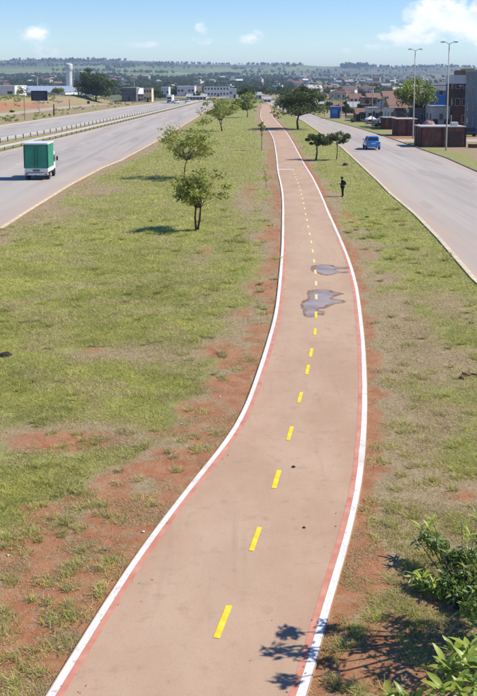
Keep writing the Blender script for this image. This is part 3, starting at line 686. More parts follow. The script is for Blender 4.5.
# ------------------------------------------------------------------ far houses
WALLS = [mat('far_wall_%s' % n, c, .9, .12, .3) for n, c in (('white', (.62, .60, .57)), ('cream', (.52, .46, .36)), ('brick', (.30, .17, .12)), ('grey', (.34, .34, .34)), ('pink', (.48, .34, .28)))]
ROOFS = [mat('far_roof_%s' % n, c, .9, .15, .3) for n, c in (('clay', (.22, .14, .105)), ('cement', (.30, .29, .28)), ('white', (.58, .58, .57)), ('rust', (.20, .10, .07)))]
def far_house_mesh(w, d, h, kind):
    mb = MB(); mb.box(-w / 2, w / 2, -d / 2, d / 2, -1.5, h, 0)
    e = .35; W2, D2 = w / 2 + e, d / 2 + e
    if kind == 0:   # gable
        mb.add([(-W2, -D2, h), (W2, -D2, h), (W2, D2, h), (-W2, D2, h), (-W2, 0, h + d * .24), (W2, 0, h + d * .24)], [(0, 1, 5, 4), (2, 3, 4, 5), (0, 4, 3), (1, 2, 5), (0, 3, 2, 1)], 1)
    elif kind == 1:  # hip
        mb.add([(-W2, -D2, h), (W2, -D2, h), (W2, D2, h), (-W2, D2, h), (-w * .2, 0, h + d * .22), (w * .2, 0, h + d * .22)], [(0, 1, 5, 4), (2, 3, 4, 5), (0, 4, 3), (1, 2, 5), (0, 3, 2, 1)], 1)
    else:
        mb.box(-W2, W2, -D2, D2, h, h + .3, 1); mb.box(-w * .1, w * .2, -d * .1, d * .3, h + .3, h + 1.6, 0)
    for x in (-.28, .05, .32): mb.box(w * x - .5, w * x + .5, -d / 2 - .04, -d / 2 + .1, h * .38, h * .38 + 1.2, 2)
    return mb.mesh('far_house')
FH = {}
rs = np.random.RandomState(77)
wn = ['white', 'cream', 'bare brick', 'grey', 'pinkish']; rn = ['clay tile', 'grey cement', 'white', 'rusty brown']
cnt = 0; tries = 0; placed = []
while cnt < 285 and tries < 20000:
    tries += 1
    if rs.rand() < .78: px, row = rs.uniform(296, 492), 69.5 + 30 * rs.rand() ** 1.1
    else: px, row = rs.uniform(-12, 300), rs.uniform(76, 97)
    a = math.atan((px - 238.5) / F)
    lo, hi = 450., 4600.
    for _ in range(26):                         # walk out along the bearing to where the slope reaches that row
        m_ = (lo + hi) / 2; x, y = m_ * math.sin(a), m_ * math.cos(a)
        rr = HZ - (float(hill_z(np.array([x]), np.array([y]))[0]) - CAMH) / m_ * F
        if rr > row: lo = m_
        else: hi = m_
    x, y = lo * math.sin(a), lo * math.cos(a)
    if lo > 3300 or lo < 455: continue
    p = hmask(np.array([x]), np.array([y]))[0][0]
    if p > .3 or any((x - q[0]) ** 2 + (y - q[1]) ** 2 < (q[2] + 5 + lo * .004) ** 2 for q in placed): continue
    wi = int(rs.choice(5, p=[.42, .2, .14, .14, .10])); ri = int(rs.choice(4, p=[.42, .26, .17, .15])); kd = int(rs.choice(3, p=[.4, .25, .35])); sz = int(rs.randint(3))
    key = (wi, ri, kd, sz)
    if key not in FH:
        w, d, h = [(8, 7, 3.2), (11, 8, 3.6), (9, 9, 6.4)][sz]; me = far_house_mesh(w, d, h, kd)
        for m2 in (WALLS[wi], ROOFS[ri], M['glass']): me.materials.append(m2)
        FH[key] = me
    o = link('distant_house', FH[key], None, (x, y, float(hill_z(np.array([x]), np.array([y]))[0])), rs.uniform(-.5, .5))
    sc_ = rs.uniform(.9, 1.35) * (.72 if lo < 900 else .9 if lo < 1500 else 1.); o.scale = (sc_, sc_, sc_ * rs.uniform(.9, 1.15)); placed.append((x, y, 6 * sc_)); cnt += 1
    lm_ = 'above the ' + ['billboard', 'water tower', 'big dark tree', 'cream building', 'median trees', 'path end', 'shade tree', 'blue kiosk', 'white canopies', 'tiled house', 'umbrella tree', 'grey block'][int(np.searchsorted([50, 76, 120, 160, 250, 272, 326, 348, 385, 402, 446], px))]
    tag(o, '%s house, %s roof, %s hill %s' % (wn[wi], rn[ri], 'high on' if row < 79 else 'halfway up' if row < 88 else 'low on', lm_.replace('the ', '')), 'house', 'houses scattered over the far hillside')
    o['col'] = px

same = {}
for o in C.objects:
    if o.name.startswith('distant_house'): same.setdefault(o['label'], []).append(o)
for lb, l_ in same.items():
    if len(l_) > 1:
        l_.sort(key=lambda o: o['col'])
        for i, o in enumerate(l_): o['label'] = lb + ', ' + ('leftmost' if i == 0 else 'rightmost' if i == len(l_) - 1 else ['second', 'third', 'fourth', 'fifth', 'sixth', 'seventh', 'eighth', 'ninth'][min(i, 8) - 1] + ' from left')
for l_ in same.values():
    for o in l_: del o['col']

# ------------------------------------------------------------------ larger buildings
_wc = {}
def window(parent, x, z, y, w, h, face='front', name='window', pm=None, fm=None):
    key = (round(w, 2), round(h, 2), id(pm), id(fm))
    if key not in _wc:
        f = MB(); t = .09
        f.box(-w / 2 - t, -w / 2, -.06, .05, -h / 2 - t, h / 2 + t).box(w / 2, w / 2 + t, -.06, .05, -h / 2 - t, h / 2 + t).box(-w / 2, w / 2, -.06, .05, h / 2, h / 2 + t).box(-w / 2, w / 2, -.09, .05, -h / 2 - t, -h / 2)
        fme = f.mesh('frame'); fme.materials.append(fm or M['concrete'])
        g = MB(); g.box(-w / 2, w / 2, -.025, .03, -h / 2, h / 2); gme = g.mesh('pane'); gme.materials.append(pm or M['glass']); _wc[key] = (fme, gme)
    fme, gme = _wc[key]
    o = link(name, fme, parent, (x, y, z) if face == 'front' else (y, x, z), 0 if face == 'front' else -math.pi / 2)
    link('pane', gme, o); return o
def building(name, label, px0, px1, toprow, Y, wallm, roofm, depth=9., roof='flat', floors=1, cols=2, rz=0, base=0., doors=1, cat='building', wsize=(1.1, 1.2), rise=.22, group=None, left=True):
    a, b = XZ(px0, toprow, Y), XZ(px1, toprow, Y); w = b.x - a.x; h = a.z - base
    t = empty(name, ((a.x + b.x) / 2, Y, base), rz); tag(t, label, cat, group)
    if roof != 'flat': hw_ = h - min(rise * depth, .45 * h)
    else: hw_ = h
    MB().box(-w / 2, w / 2, 0, depth, -.4, hw_ - (.35 if roof == 'flat' else 0)).build('wall', wallm, t)
    e = .3
    if roof == 'flat':
        MB().box(-w / 2 - .12, w / 2 + .12, -.12, depth + .12, hw_ - .35, hw_).build('roof', roofm, t)
    elif roof == 'gable':     # ridge along x
        MB().add([(-w / 2 - e, -e, hw_), (w / 2 + e, -e, hw_), (w / 2 + e, depth + e, hw_), (-w / 2 - e, depth + e, hw_), (-w / 2 - e, depth / 2, h), (w / 2 + e, depth / 2, h)], [(0, 1, 5, 4), (2, 3, 4, 5), (0, 4, 3), (1, 2, 5), (0, 3, 2, 1)]).build('roof', roofm, t)
    else:                     # gable end towards the viewer
        MB().add([(-w / 2 - e, -e, hw_), (0, -e, h), (w / 2 + e, -e, hw_), (-w / 2 - e, depth + e, hw_), (0, depth + e, h), (w / 2 + e, depth + e, hw_)], [(0, 1, 4, 3), (1, 2, 5, 4), (0, 2, 1), (3, 4, 5), (0, 3, 5, 2)]).build('roof', roofm, t)
    fh = hw_ / floors
    ww, wh = min(wsize[0], w / max(cols, 1) * .6), min(wsize[1], fh * .48)
    for f_ in range(floors):
        for c_ in range(cols):
            x = -w / 2 + w * (c_ + .5) / cols; z = fh * f_ + fh * .55
            if f_ == 0 and c_ in ([0, 2, 4] if doors > 1 else [cols // 2])[:max(doors, 0)] and doors:
                dh = min(2.2, fh * .75)
                d = MB().box(-.5, .5, -.05, .06, 0, dh).build('door', M['dark_door'], t, (x, 0, 0))
                MB().box(.32, .4, -.1, -.05, dh * .45, dh * .5).build('handle', M['galv'], d)
            else: window(t, x, z, 0, ww, wh)
        if left:
            nc = max(1, int(depth // 3.5))
            for c_ in range(nc): window(t, depth * (c_ + .5) / nc, fh * f_ + fh * .55, -w / 2, min(1.1, ww * 1.3), wh, 'left')
    return t
M['dark_door'] = mat('dark_door', (.05, .04, .035), .6, .2, 2)
BW = {n: mat('wall_' + n, c, .9, .12, .5) for n, c in dict(white=(.62, .61, .58), cream=(.62, .52, .33), brown=(.085, .05, .042), grey=(.21, .235, .27), blue=(.03, .15, .48), brick=(.30, .15, .10), pale=(.50, .47, .43), ochre=(.55, .40, .16), slate=(.13, .14, .16)).items()}
BR = {n: mat('roof_' + n, c, .9, .2, .8, stretch=(6, 1, 1)) for n, c in dict(clay=(.24, .145, .105), cement=(.36, .35, .34), white=(.68, .68, .67), dark=(.10, .095, .09), rust=(.22, .12, .085), blue=(.28, .33, .42)).items()}
b1 = building('apartment_block', 'blue-grey four-storey block at the right edge of the picture', 483, 540, 69.5, 178, BW['grey'], BR['cement'], 13, 'flat', 4, 5, doors=1, wsize=(1.2, 1.5))
for f_ in range(1, 4):
    MB().box(-5.2, -.4, -1., -.02, 3.0 * f_ - .1, 3.0 * f_ + .06).box(-5.2, -.4, -1., -.95, 3.0 * f_ + .06, 3.0 * f_ + .9).build('balcony', BW['pale'], b1)
MB().box(-3.5, -.3, -.3, -.03, 4.2, 9.6).build('red_panel', mat('red_cladding', (.30, .09, .07), .7, .1, 1), b1, (0, 0, 0))
b2 = building('shop_building', 'tall brown shop building with white parapet left of the grey block', 455, 476, 77.5, 196, BW['brown'], BR['dark'], 8, 'flat', 3, 3, doors=2, wsize=(1.3, 1.4))
MB().box(-2.32, 2.3, -.16, 8.2, 9.25, 11.05).build('parapet', BW['white'], b2)
MB().box(.0, 1.9, -.1, 5, 11.05, 12.4).build('water_tank_room', BW['ochre'], b2); MB().box(-1.5, -.1, .2, 4, 11.05, 12.0).build('stair_room', BW['brick'], b2)
building('shop_building', 'white-topped building with a bright blue upper front behind the umbrella tree', 438, 452, 83.5, 222, BW['blue'], BR['white'], 9, 'flat', 2, 2, doors=1)
b3 = bpy.data.objects[[o.name for o in bpy.data.objects if o.get('label', '').startswith('white-topped')][0]]
MB().box(-1.78, 1.78, -.18, 9.2, 7.6, 8.75).build('parapet', BW['white'], b3); MB().box(-1.74, 1.74, -.06, .2, -.2, 3.6).build('shop_front', BW['pale'], b3)
building('low_shop', 'low pale shopfront under the blue-fronted building', 433, 450, 106, 188, BW['pale'], BR['cement'], 7, 'flat', 1, 3, doors=2)
building('tiled_house', 'white house with terracotta roof behind the middle kiosk', 390.5, 413, 99, 214, BW['white'], BR['clay'], 9, 'gable', 1, 4, doors=1, cat='house')
building('gable_house', 'white gable-ended house right of the white canopies', 378.5, 390, 102, 236, BW['white'], BR['cement'], 8, 'end', 1, 2, doors=1, cat='house')
building('unfinished_house', 'bare brick two-storey house among the poles', 364, 377, 97.5, 262, BW['brick'], BR['rust'], 9, 'flat', 2, 2, cat='house')
building('low_house', 'low grey house left of the bare brick house', 349.5, 363, 102, 288, BW['pale'], BR['cement'], 9, 'gable', 1, 3, cat='house')
building('low_house', 'low rust-roofed house right of the blue kiosk', 341, 350.5, 103.5, 306, BW['brick'], BR['rust'], 9, 'gable', 1, 2, cat='house')
building('low_house', 'low white house behind the blue kiosk', 327, 339, 101.5, 338, BW['white'], BR['clay'], 9, 'gable', 1, 3, cat='house')
building('low_house', 'grey-roofed house right of the shade tree', 313, 325, 101.5, 360, BW['cream'], BR['cement'], 9, 'gable', 1, 3, cat='house')
building('two_storey_house', 'grey two-storey house above the tiled house', 399, 413, 92.5, 300, BW['slate'], BR['cement'], 9, 'flat', 2, 3, cat='house')
building('two_storey_house', 'pale two-storey house above the white canopies', 368, 381, 93, 340, BW['pale'], BR['clay'], 9, 'gable', 2, 3, cat='house')
building('two_storey_house', 'white two-storey house above the low grey house', 350, 362, 93.5, 378, BW['white'], BR['rust'], 9, 'gable', 2, 3, cat='house')
building('two_storey_house', 'cream two-storey house left of the umbrella tree top', 384, 396, 91, 360, BW['cream'], BR['clay'], 9, 'gable', 2, 3, cat='house')
for q in [('low brown shop beside the pale canopy pole', 357, 367, 108.5, 232, 'brown', 'rust', 'gable'), ('low white shop front behind the middle canopy', 369, 379, 107.5, 226, 'white', 'cement', 'flat'), ('low slate-coloured shop left of the gable house', 362, 370, 104.5, 250, 'slate', 'dark', 'flat'),
          ('low brick shed behind the farthest kiosk', 399, 407, 108.5, 196, 'brick', 'rust', 'gable'), ('low dark shop under the umbrella tree', 415, 429, 108, 196, 'slate', 'rust', 'flat'), ('small ochre house right of the low white house', 339, 346, 104.5, 322, 'ochre', 'clay', 'gable'), ('narrow brown house above the farthest kiosk', 391, 399, 96, 268, 'brown', 'clay', 'gable'), ('pale three-storey house above the umbrella tree trunk', 421, 432, 93, 250, 'pale', 'cement', 'flat')]:
    building('town_house', q[0], q[1], q[2], q[3], q[4], BW[q[5]], BR[q[6]], 7, q[7], 2 if q[3] < 100 else 1, 3, doors=2, cat='house')
# left, beyond the highway
building('warehouse', 'white warehouse end at the far left edge', -14, 14.5, 85.5, 470, BW['white'], BR['white'], 26, 'flat', 1, 3, doors=1, wsize=(2.5, 1.4))
building('warehouse', 'long shed with blue-grey roof behind the red bank', 16, 65, 86, 520, BW['white'], BR['blue'], 40, 'gable', 1, 6, wsize=(2.5, 1.4), rise=.1)
building('warehouse', 'grey two-storey depot right of the big dark tree', 121.5, 136, 87.5, 462, BW['slate'], BR['cement'], 18, 'flat', 2, 5)
building('warehouse', 'low pale shed joined to the cream building', 135, 143.5, 88, 470, BW['pale'], BR['white'], 18, 'gable', 2, 3)
building('cream_building', 'cream yellow two-storey building by the highway', 143.5, 151.5, 88, 450, BW['cream'], BR['cement'], 10, 'flat', 2, 3)
building('warehouse', 'white roofed depot beyond the far lorry', 161, 168.5, 87, 560, BW['white'], BR['white'], 16, 'flat', 1, 3, wsize=(2, 1.2))
building('warehouse', 'white factory hall left of the median trees', 177, 194.5, 86, 640, BW['white'], BR['white'], 24, 'flat', 1, 5, wsize=(2.2, 1.4))
building('warehouse', 'long low grey sheds where the highway ends', 186, 206, 94, 500, BW['pale'], BR['cement'], 14, 'gable', 1, 6)
building('warehouse', 'white and blue factory hall above the greyish median tree', 204, 229, 86.5, 620, BW['white'], BR['blue'], 20, 'flat', 2, 8)
building('warehouse', 'bright white end block of the factory hall', 229, 236.5, 88.5, 560, BW['white'], BR['white'], 12, 'flat', 1, 2)
building('low_house', 'small pale house where the path meets the town', 264, 271, 97, 450, BW['pale'], BR['cement'], 9, 'gable', 1, 2, cat='house')
building('low_house', 'white house at the far left of the path end', 256, 261.5, 92, 540, BW['white'], BR['cement'], 9, 'gable', 1, 2, cat='house')

# water tower
wt = empty('water_tower', XZ(69.5, 96, 555).to_2d().to_3d()); tag(wt, 'tall white concrete water tower with a wider tank on top', 'water tower')
hT = XZ(69.5, 64, 555).z; rT = 3.0 * 555 / F
m_ = MB(); lathe(m_, [(rT * 1.0, -.5), (rT, hT * .79), ], 24); m_.build('shaft', BW['white'], wt, smooth=False)
m_ = MB(); lathe(m_, [(rT * .98, hT * .8), (rT * 1.2, hT * .84), (rT * 1.2, hT * .97), (rT * 1.1, hT), (.3, hT + .5)], 24); m_.build('tank', BW['white'], wt)
m_ = MB(); lathe(m_, [(rT * 1.23, hT * .86), (rT * 1.23, hT * .885)], 24); m_.build('ring_beam', BW['pale'], wt)
MB().box(rT + .02, rT + .3, -.3, .3, 0, hT * .85).build('ladder', M['galv'], wt)

# ------------------------------------------------------------------ brick kiosks, canopies
def kiosk(label, px0, px1, base_row, toprow, depth, seed, graf=True):
    a = W(px0, base_row); b = W(px1, base_row); h = XZ((px0 + px1) / 2, toprow, a.y).z; w = b.x - a.x; rdk = random.Random(seed)
    t = empty('brick_kiosk', ((a.x + b.x) / 2, a.y, 0)); tag(t, label, 'kiosk', 'brick kiosks along the right road')
    MB().box(-w / 2, w / 2, 0, depth, -.2, h).build('wall', M['brick'], t)
    MB().box(-w / 2 - .1, w / 2 + .1, -.12, depth + .1, h, h + .14).build('roof', M['roof_slab'], t)
    for x in (-w / 2, -w * .02, w / 2): MB().box(x - .13, x + .13, -.1, -.01, -.2, h - .04).build('pilaster', M['brown_post'], t)
    for y in (depth * .33, depth * .66): MB().box(-w / 2 - .08, -w / 2 - .01, y - .13, y + .13, -.2, h - .04).build('pilaster', M['brown_post'], t)
    MB().box(w * .1, w * .42, -.07, -.02, .1, h * .8).build('shutter', M['shutter'], t)
    if graf:
        q = w * .055; c0 = -w * .24
        for pts in ([(c0 - q * 1.4, .72), (c0 - q * 1.5, .5), (c0 - q * .9, .36), (c0 - q * .1, .33), (c0 + q * .8, .42), (c0 + q * 1.3, .6), (c0 + q * 1.2, .8), (c0 + q * .3, .86)], [(c0 - q * .5, .7), (c0 + q * .1, .62), (c0 + q * .2, .5), (c0 - q * .4, .47)], [(c0 + q * 2.2, .78), (c0 + q * 2.3, .62), (c0 + q * 2.0, .5)]):
            MB().tube([(x, -.05, h * z) for x, z in pts], [.04] * len(pts), 4).build('graffiti', M['graffiti'], t)
    return t
M['brown_post'] = mat('dark_brown_render', (.06, .03, .025), .9, .2, 2); M['shutter'] = mat('rusty_shutter', (.075, .045, .04), .7, .3, .8, stretch=(1, 1, 14))
k1 = kiosk('nearest dark red brick kiosk with graffiti beside the tall lamp', 421, 465, 147.2, 127.3, 5.5, 1)
kiosk('middle dark red brick kiosk behind the lamp post', 397, 417, 136, 119.5, 5.5, 2)
kiosk('farthest small brick kiosk next to the white canopies', 384, 396, 129.5, 118, 5, 3, False)
o = MB().box(-.5, .5, 0, .9, 0, .55).build('water_box', BW['white'], None, (k1.location.x + 2.0, k1.location.y + 1.5, XZ(443, 127.3, k1.location.y).z + .15), bevel=.06); tag(o, 'small white water tank on the nearest kiosk roof', 'tank')
def heap(name, loc, r, h, m_, label, cat, seed):
    rs_ = np.random.RandomState(seed); bm = bmesh.new(); bmesh.ops.create_icosphere(bm, subdivisions=3, radius=1)
    for v in bm.verts:
        k = .75 + .5 * fbm(np.array([v.co.x * 1.7 + seed]), np.array([v.co.y * 1.7 + v.co.z * 2.3]), 3)[0]
        v.co = Vector((v.co.x * r * k, v.co.y * r * k, max(v.co.z, -.2) * h * k))
    me = bpy.data.meshes.new(name); bm.to_mesh(me); bm.free()
    return tag(link(name, me, None, loc, 0, m_), label, cat)
heap('rubble_heap', (k1.location.x - .6, k1.location.y + 8, 1.2), 1.6, 2.6, mat('pink_rubble', (.36, .22, .17), .95, .25, 1.5), 'pinkish heap of rubble just behind the nearest kiosk', 'rubble', 4)
# low dark wall running right from the kiosk
MBw = MB(); a = W(465.5, 147); MBw.box(0, 14, -.15, .15, -.2, .55); tag(MBw.build('low_wall', M['brick'], None, (a.x, a.y - 1.5, 0), R(-16)), 'low dark wall running right from the nearest kiosk', 'wall')
# white canopies
cx = 0
for i, (px0, px1, py, Y) in enumerate([(366, 376.5, 115.8, 204), (376.5, 386, 116.4, 199), (385, 394.5, 117.2, 194)]):
    a, b = XZ(px0, py, Y), XZ(px1, py, Y); w = b.x - a.x; t = empty('market_canopy', ((a.x + b.x) / 2, Y, 0)); h = a.z
    tag(t, ['leftmost of three white canopies by the right road', 'middle one of three white canopies by the right road', 'rightmost white canopy, touching the farthest kiosk'][i], 'canopy', 'white canopies')
    MB().add([(-w / 2, -1.6, h - .7), (w / 2, -1.6, h - .7), (w / 2, 1.6, h - .7), (-w / 2, 1.6, h - .7), (0, 0, h), (-w / 2, -1.6, h - .9), (w / 2, -1.6, h - .9), (w / 2, 1.6, h - .9), (-w / 2, 1.6, h - .9)],
             [(0, 1, 4), (1, 2, 4), (2, 3, 4), (3, 0, 4), (0, 5, 6, 1), (1, 6, 7, 2), (2, 7, 8, 3), (3, 8, 5, 0)]).build('canvas_top', BR['white'], t)
    for x in (-w / 2 + .05, w / 2 - .05):
        for y_ in (-1.55, 1.55): MB().tube([(x, y_, -.1), (x, y_, h - .75)], [.035, .035], 6).build('leg', M['pole'], t)
# blue kiosk
a, b = W(331, 118.4), W(340, 118.4); h = XZ(335, 107, a.y).z; w = b.x - a.x
t = empty('blue_kiosk', ((a.x + b.x) / 2, a.y, 0)); tag(t, 'bright blue metal kiosk at the far end of the right road', 'kiosk')
MB().box(-w / 2, w / 2, 0, 2.6, 0, h).build('body', BW['blue'], t); MB().box(-w / 2 - .1, w / 2 + .1, -.1, 2.7, h, h + .12).build('roof', BR['cement'], t)
MB().box(-w * .36, w * .2, -.05, -.01, h * .42, h * .8).build('hatch', mat('pale_blue_hatch', (.12, .26, .5), .6, .1, 2), t); MB().box(w * .27, w * .43, -.04, -.01, .05, h * .75).build('door', M['dark_door'], t)

# ------------------------------------------------------------------ poles
def lamp(px, py, toprow, label, arms=2, al=.7, r=.095, name='street_lamp'):
    b = W(px, py); b.z = float(ground_z(np.array([b.x]), np.array([b.y]))[0]) - .05; h = XZ(px, toprow, b.y).z - b.z
    t = empty(name, b); tag(t, label, 'street lamp', 'street lamps')
    MB().tube([(0, 0, -.2), (0, 0, .5), (0, 0, h)], [r * 1.35, r * 1.25, r * .62], 10).build('pole', M['pole'], t, smooth=True)
    MB().box(-.22, .22, -.22, .22, -.05, .09).build('base_plate', M['concrete'], t)
    for s_ in ((1, -1) if arms == 2 else (-1,)):
        MB().tube([(0, 0, h - .12), (s_ * al * .5, 0, h + .12), (s_ * al, 0, h + .2)], [.05, .045, .04], 6).build('arm', M['pole'], t)
        hd = MB().prism([(0, 0), (s_ * .62, .03), (s_ * .6, .12), (s_ * .2, .17), (0, .14)], -.14, .14).build('lamp_head', M['galv'], t, (s_ * (al - .1), 0, h + .14))
        MB().box(min(s_ * .22, s_ * .55), max(s_ * .22, s_ * .55), -.1, .1, -.03, .012).build('lens', M['lamp_clear'], hd)
lamp(446, 150.4, 43.5, 'tall double-arm street lamp in front of the nearest brick kiosk')
lamp(413, 138.6, 50.5, 'double-arm street lamp left of the umbrella tree trunk')
lamp(464.5, 131.5, 87, 'shorter street lamp before the grey block', 1, .9, .08)
def pole(px, py, toprow, label, m_=None, r=.12, cross=True, Y=None, name='utility_pole'):
    b = W(px, py) if Y is None else XZ(px, py, Y); b.z = float(ground_z(np.array([b.x]), np.array([b.y]))[0]); h = XZ(px, toprow, b.y).z - b.z
    t = empty(name, b); tag(t, label, 'pole', 'utility poles')
    MB().tube([(0, 0, -.3), (0, 0, h)], [r, r * .65], 8).build('shaft', m_ or M['concrete'], t)
    if cross:
        for k, z in enumerate((h - .3, h - 1.1)):
            if k and h < 8: continue
            MB().box(-.9, .9, -.06, .06, z - .06, z + .06).build('crossarm', M['wood_post'], t)
        for x in (-.8, -.3, .3, .8): MB().tube([(x, 0, h - .24), (x, 0, h - .04)], [.05, .03], 6).build('insulator', M['black'], t)
for q in [(372, 127, 84, 'pale pole rising from the grass beside the white canopies', None, .11), (341, 118.2, 89, 'pale pole just right of the blue kiosk', None, .14), (324.5, 117, 92, 'pole right of the shade tree crown', None, .13),
          (333, 116, 90, 'pole behind the blue kiosk', None, .12), (346, 118.5, 97, 'short dark pole right of the pale kiosk pole', M['wood_post'], .13), (367, 121, 97, 'dark wooden pole left of the pale canopy pole', M['wood_post'], .13),
          (396.5, 124, 93, 'pole behind the farthest kiosk', M['wood_post'], .1), (458, 127, 88, 'dark pole before the brown shop building', M['wood_post'], .12), (381, 122, 99, 'pole between the gable house and the canopies', M['wood_post'], .1), (353, 114, 92, 'thin pole above the low rust-roofed house', None, .11)]:
    pole(q[0], q[1], q[2], q[3], q[4], q[5])
for q in [(24.8, 120, 92, 'thin grey pole left of the dark billboard', M['galv_dark'], .09), (54, 115.6, 104, 'short thick dark post right of the billboard', M['wood_post'], .24), (69.5, 109.5, 99, 'short rusty post on the verge below the water tower', M['bark'], .15)]:
    pole(q[0], q[1], q[2], q[3], q[4], q[5], False, name='roadside_post')
for q in [(38.3, 110, 76.5, 'tall pale lamp post rising behind the billboard'), (74.3, 101, 85.5, 'lamp post left of the big dark tree'), (94.3, 101, 77.5, 'lamp post before the middle of the big dark tree'), (109.3, 101, 78, 'lamp post before the right of the big dark tree'), (134.5, 100.5, 82, 'lamp post before the grey depot')]:
    lamp(q[0], q[1], q[2], q[3], 1, 1.2, .13)
# billboard
b = W(39.8, 114.6); b.z = float(ground_z(np.array([b.x]), np.array([b.y]))[0]); t = empty('billboard', b); tag(t, 'dark navy billboard with faint pale lines on a single post', 'billboard')
z0, z1 = XZ(40, 100.7, b.y).z - b.z, XZ(40, 90.7, b.y).z - b.z; w = 16.2 * b.y / F
pn = MB().box(-w / 2, w / 2, -.1, .1, z0, z1).build('panel', M['billboard'], t)
for k, (u0, u1, v) in enumerate([(.08, .85, .78), (.1, .8, .62), (.06, .9, .46), (.12, .7, .3), (.1, .86, .16)]):
    MB().box(-w / 2 + w * u0, -w / 2 + w * u1, -.115, -.101, z0 + (z1 - z0) * v - .06, z0 + (z1 - z0) * v + .06).build('print_line', M['print'], pn)
MB().tube([(0, .14, -.3), (0, .14, z1 - .2)], [.13, .12], 8).build('post', M['galv'], t)
b = W(88.4, 104.8); b.z = float(ground_z(np.array([b.x]), np.array([b.y]))[0]); t = empty('small_sign', b); tag(t, 'small black roadside sign below the big dark tree', 'sign')
MB().box(-.55, .55, -.04, .04, .5, 1.6).build('panel', M['black'], t); MB().tube([(0, .07, -.2), (0, .07, 1.4)], [.05, .05], 6).build('post', M['galv'], t)

# ------------------------------------------------------------------ guardrails
pm = MB().box(-.06, .06, -.08, .08, -.2, .76).mesh('post'); pm.materials.append(M['galv_dark'])
def guardrail(P, offx, label, side):
    t = empty('guardrail', (0, 0, 0)); tag(t, label, 'guardrail', 'guardrails between the carriageways')
    ys = geo(40, 470, 4, 1.0); prof = [(0, .44), (.05, .49), (.05, .55), (0, .6), (.05, .65), (.05, .71), (0, .76), (-.025, .76), (-.025, .44)]
    V = []; n = len(prof)
    for y in ys:
        x = at(P, y) + offx
        for a, z in prof: V.append((x + a * side, y, z))
    Fs = [(i * n + k, i * n + (k + 1) % n, (i + 1) * n + (k + 1) % n, (i + 1) * n + k) for i in range(len(ys) - 1) for k in range(n)]
    me = bpy.data.meshes.new('rail'); me.from_pydata(V, [], Fs); me.update(); link('rail', me, t, mats=M['galv'])
    for y in ys[1:]:
        if y > 400: break
        link('post', pm, t, (float(at(P, y)) + offx - .12 * side, float(y), 0))
guardrail(AF, -.35, 'steel guardrail along the nearer carriageway', 1)
guardrail(BN, .35, 'steel guardrail along the farther carriageway', -1)

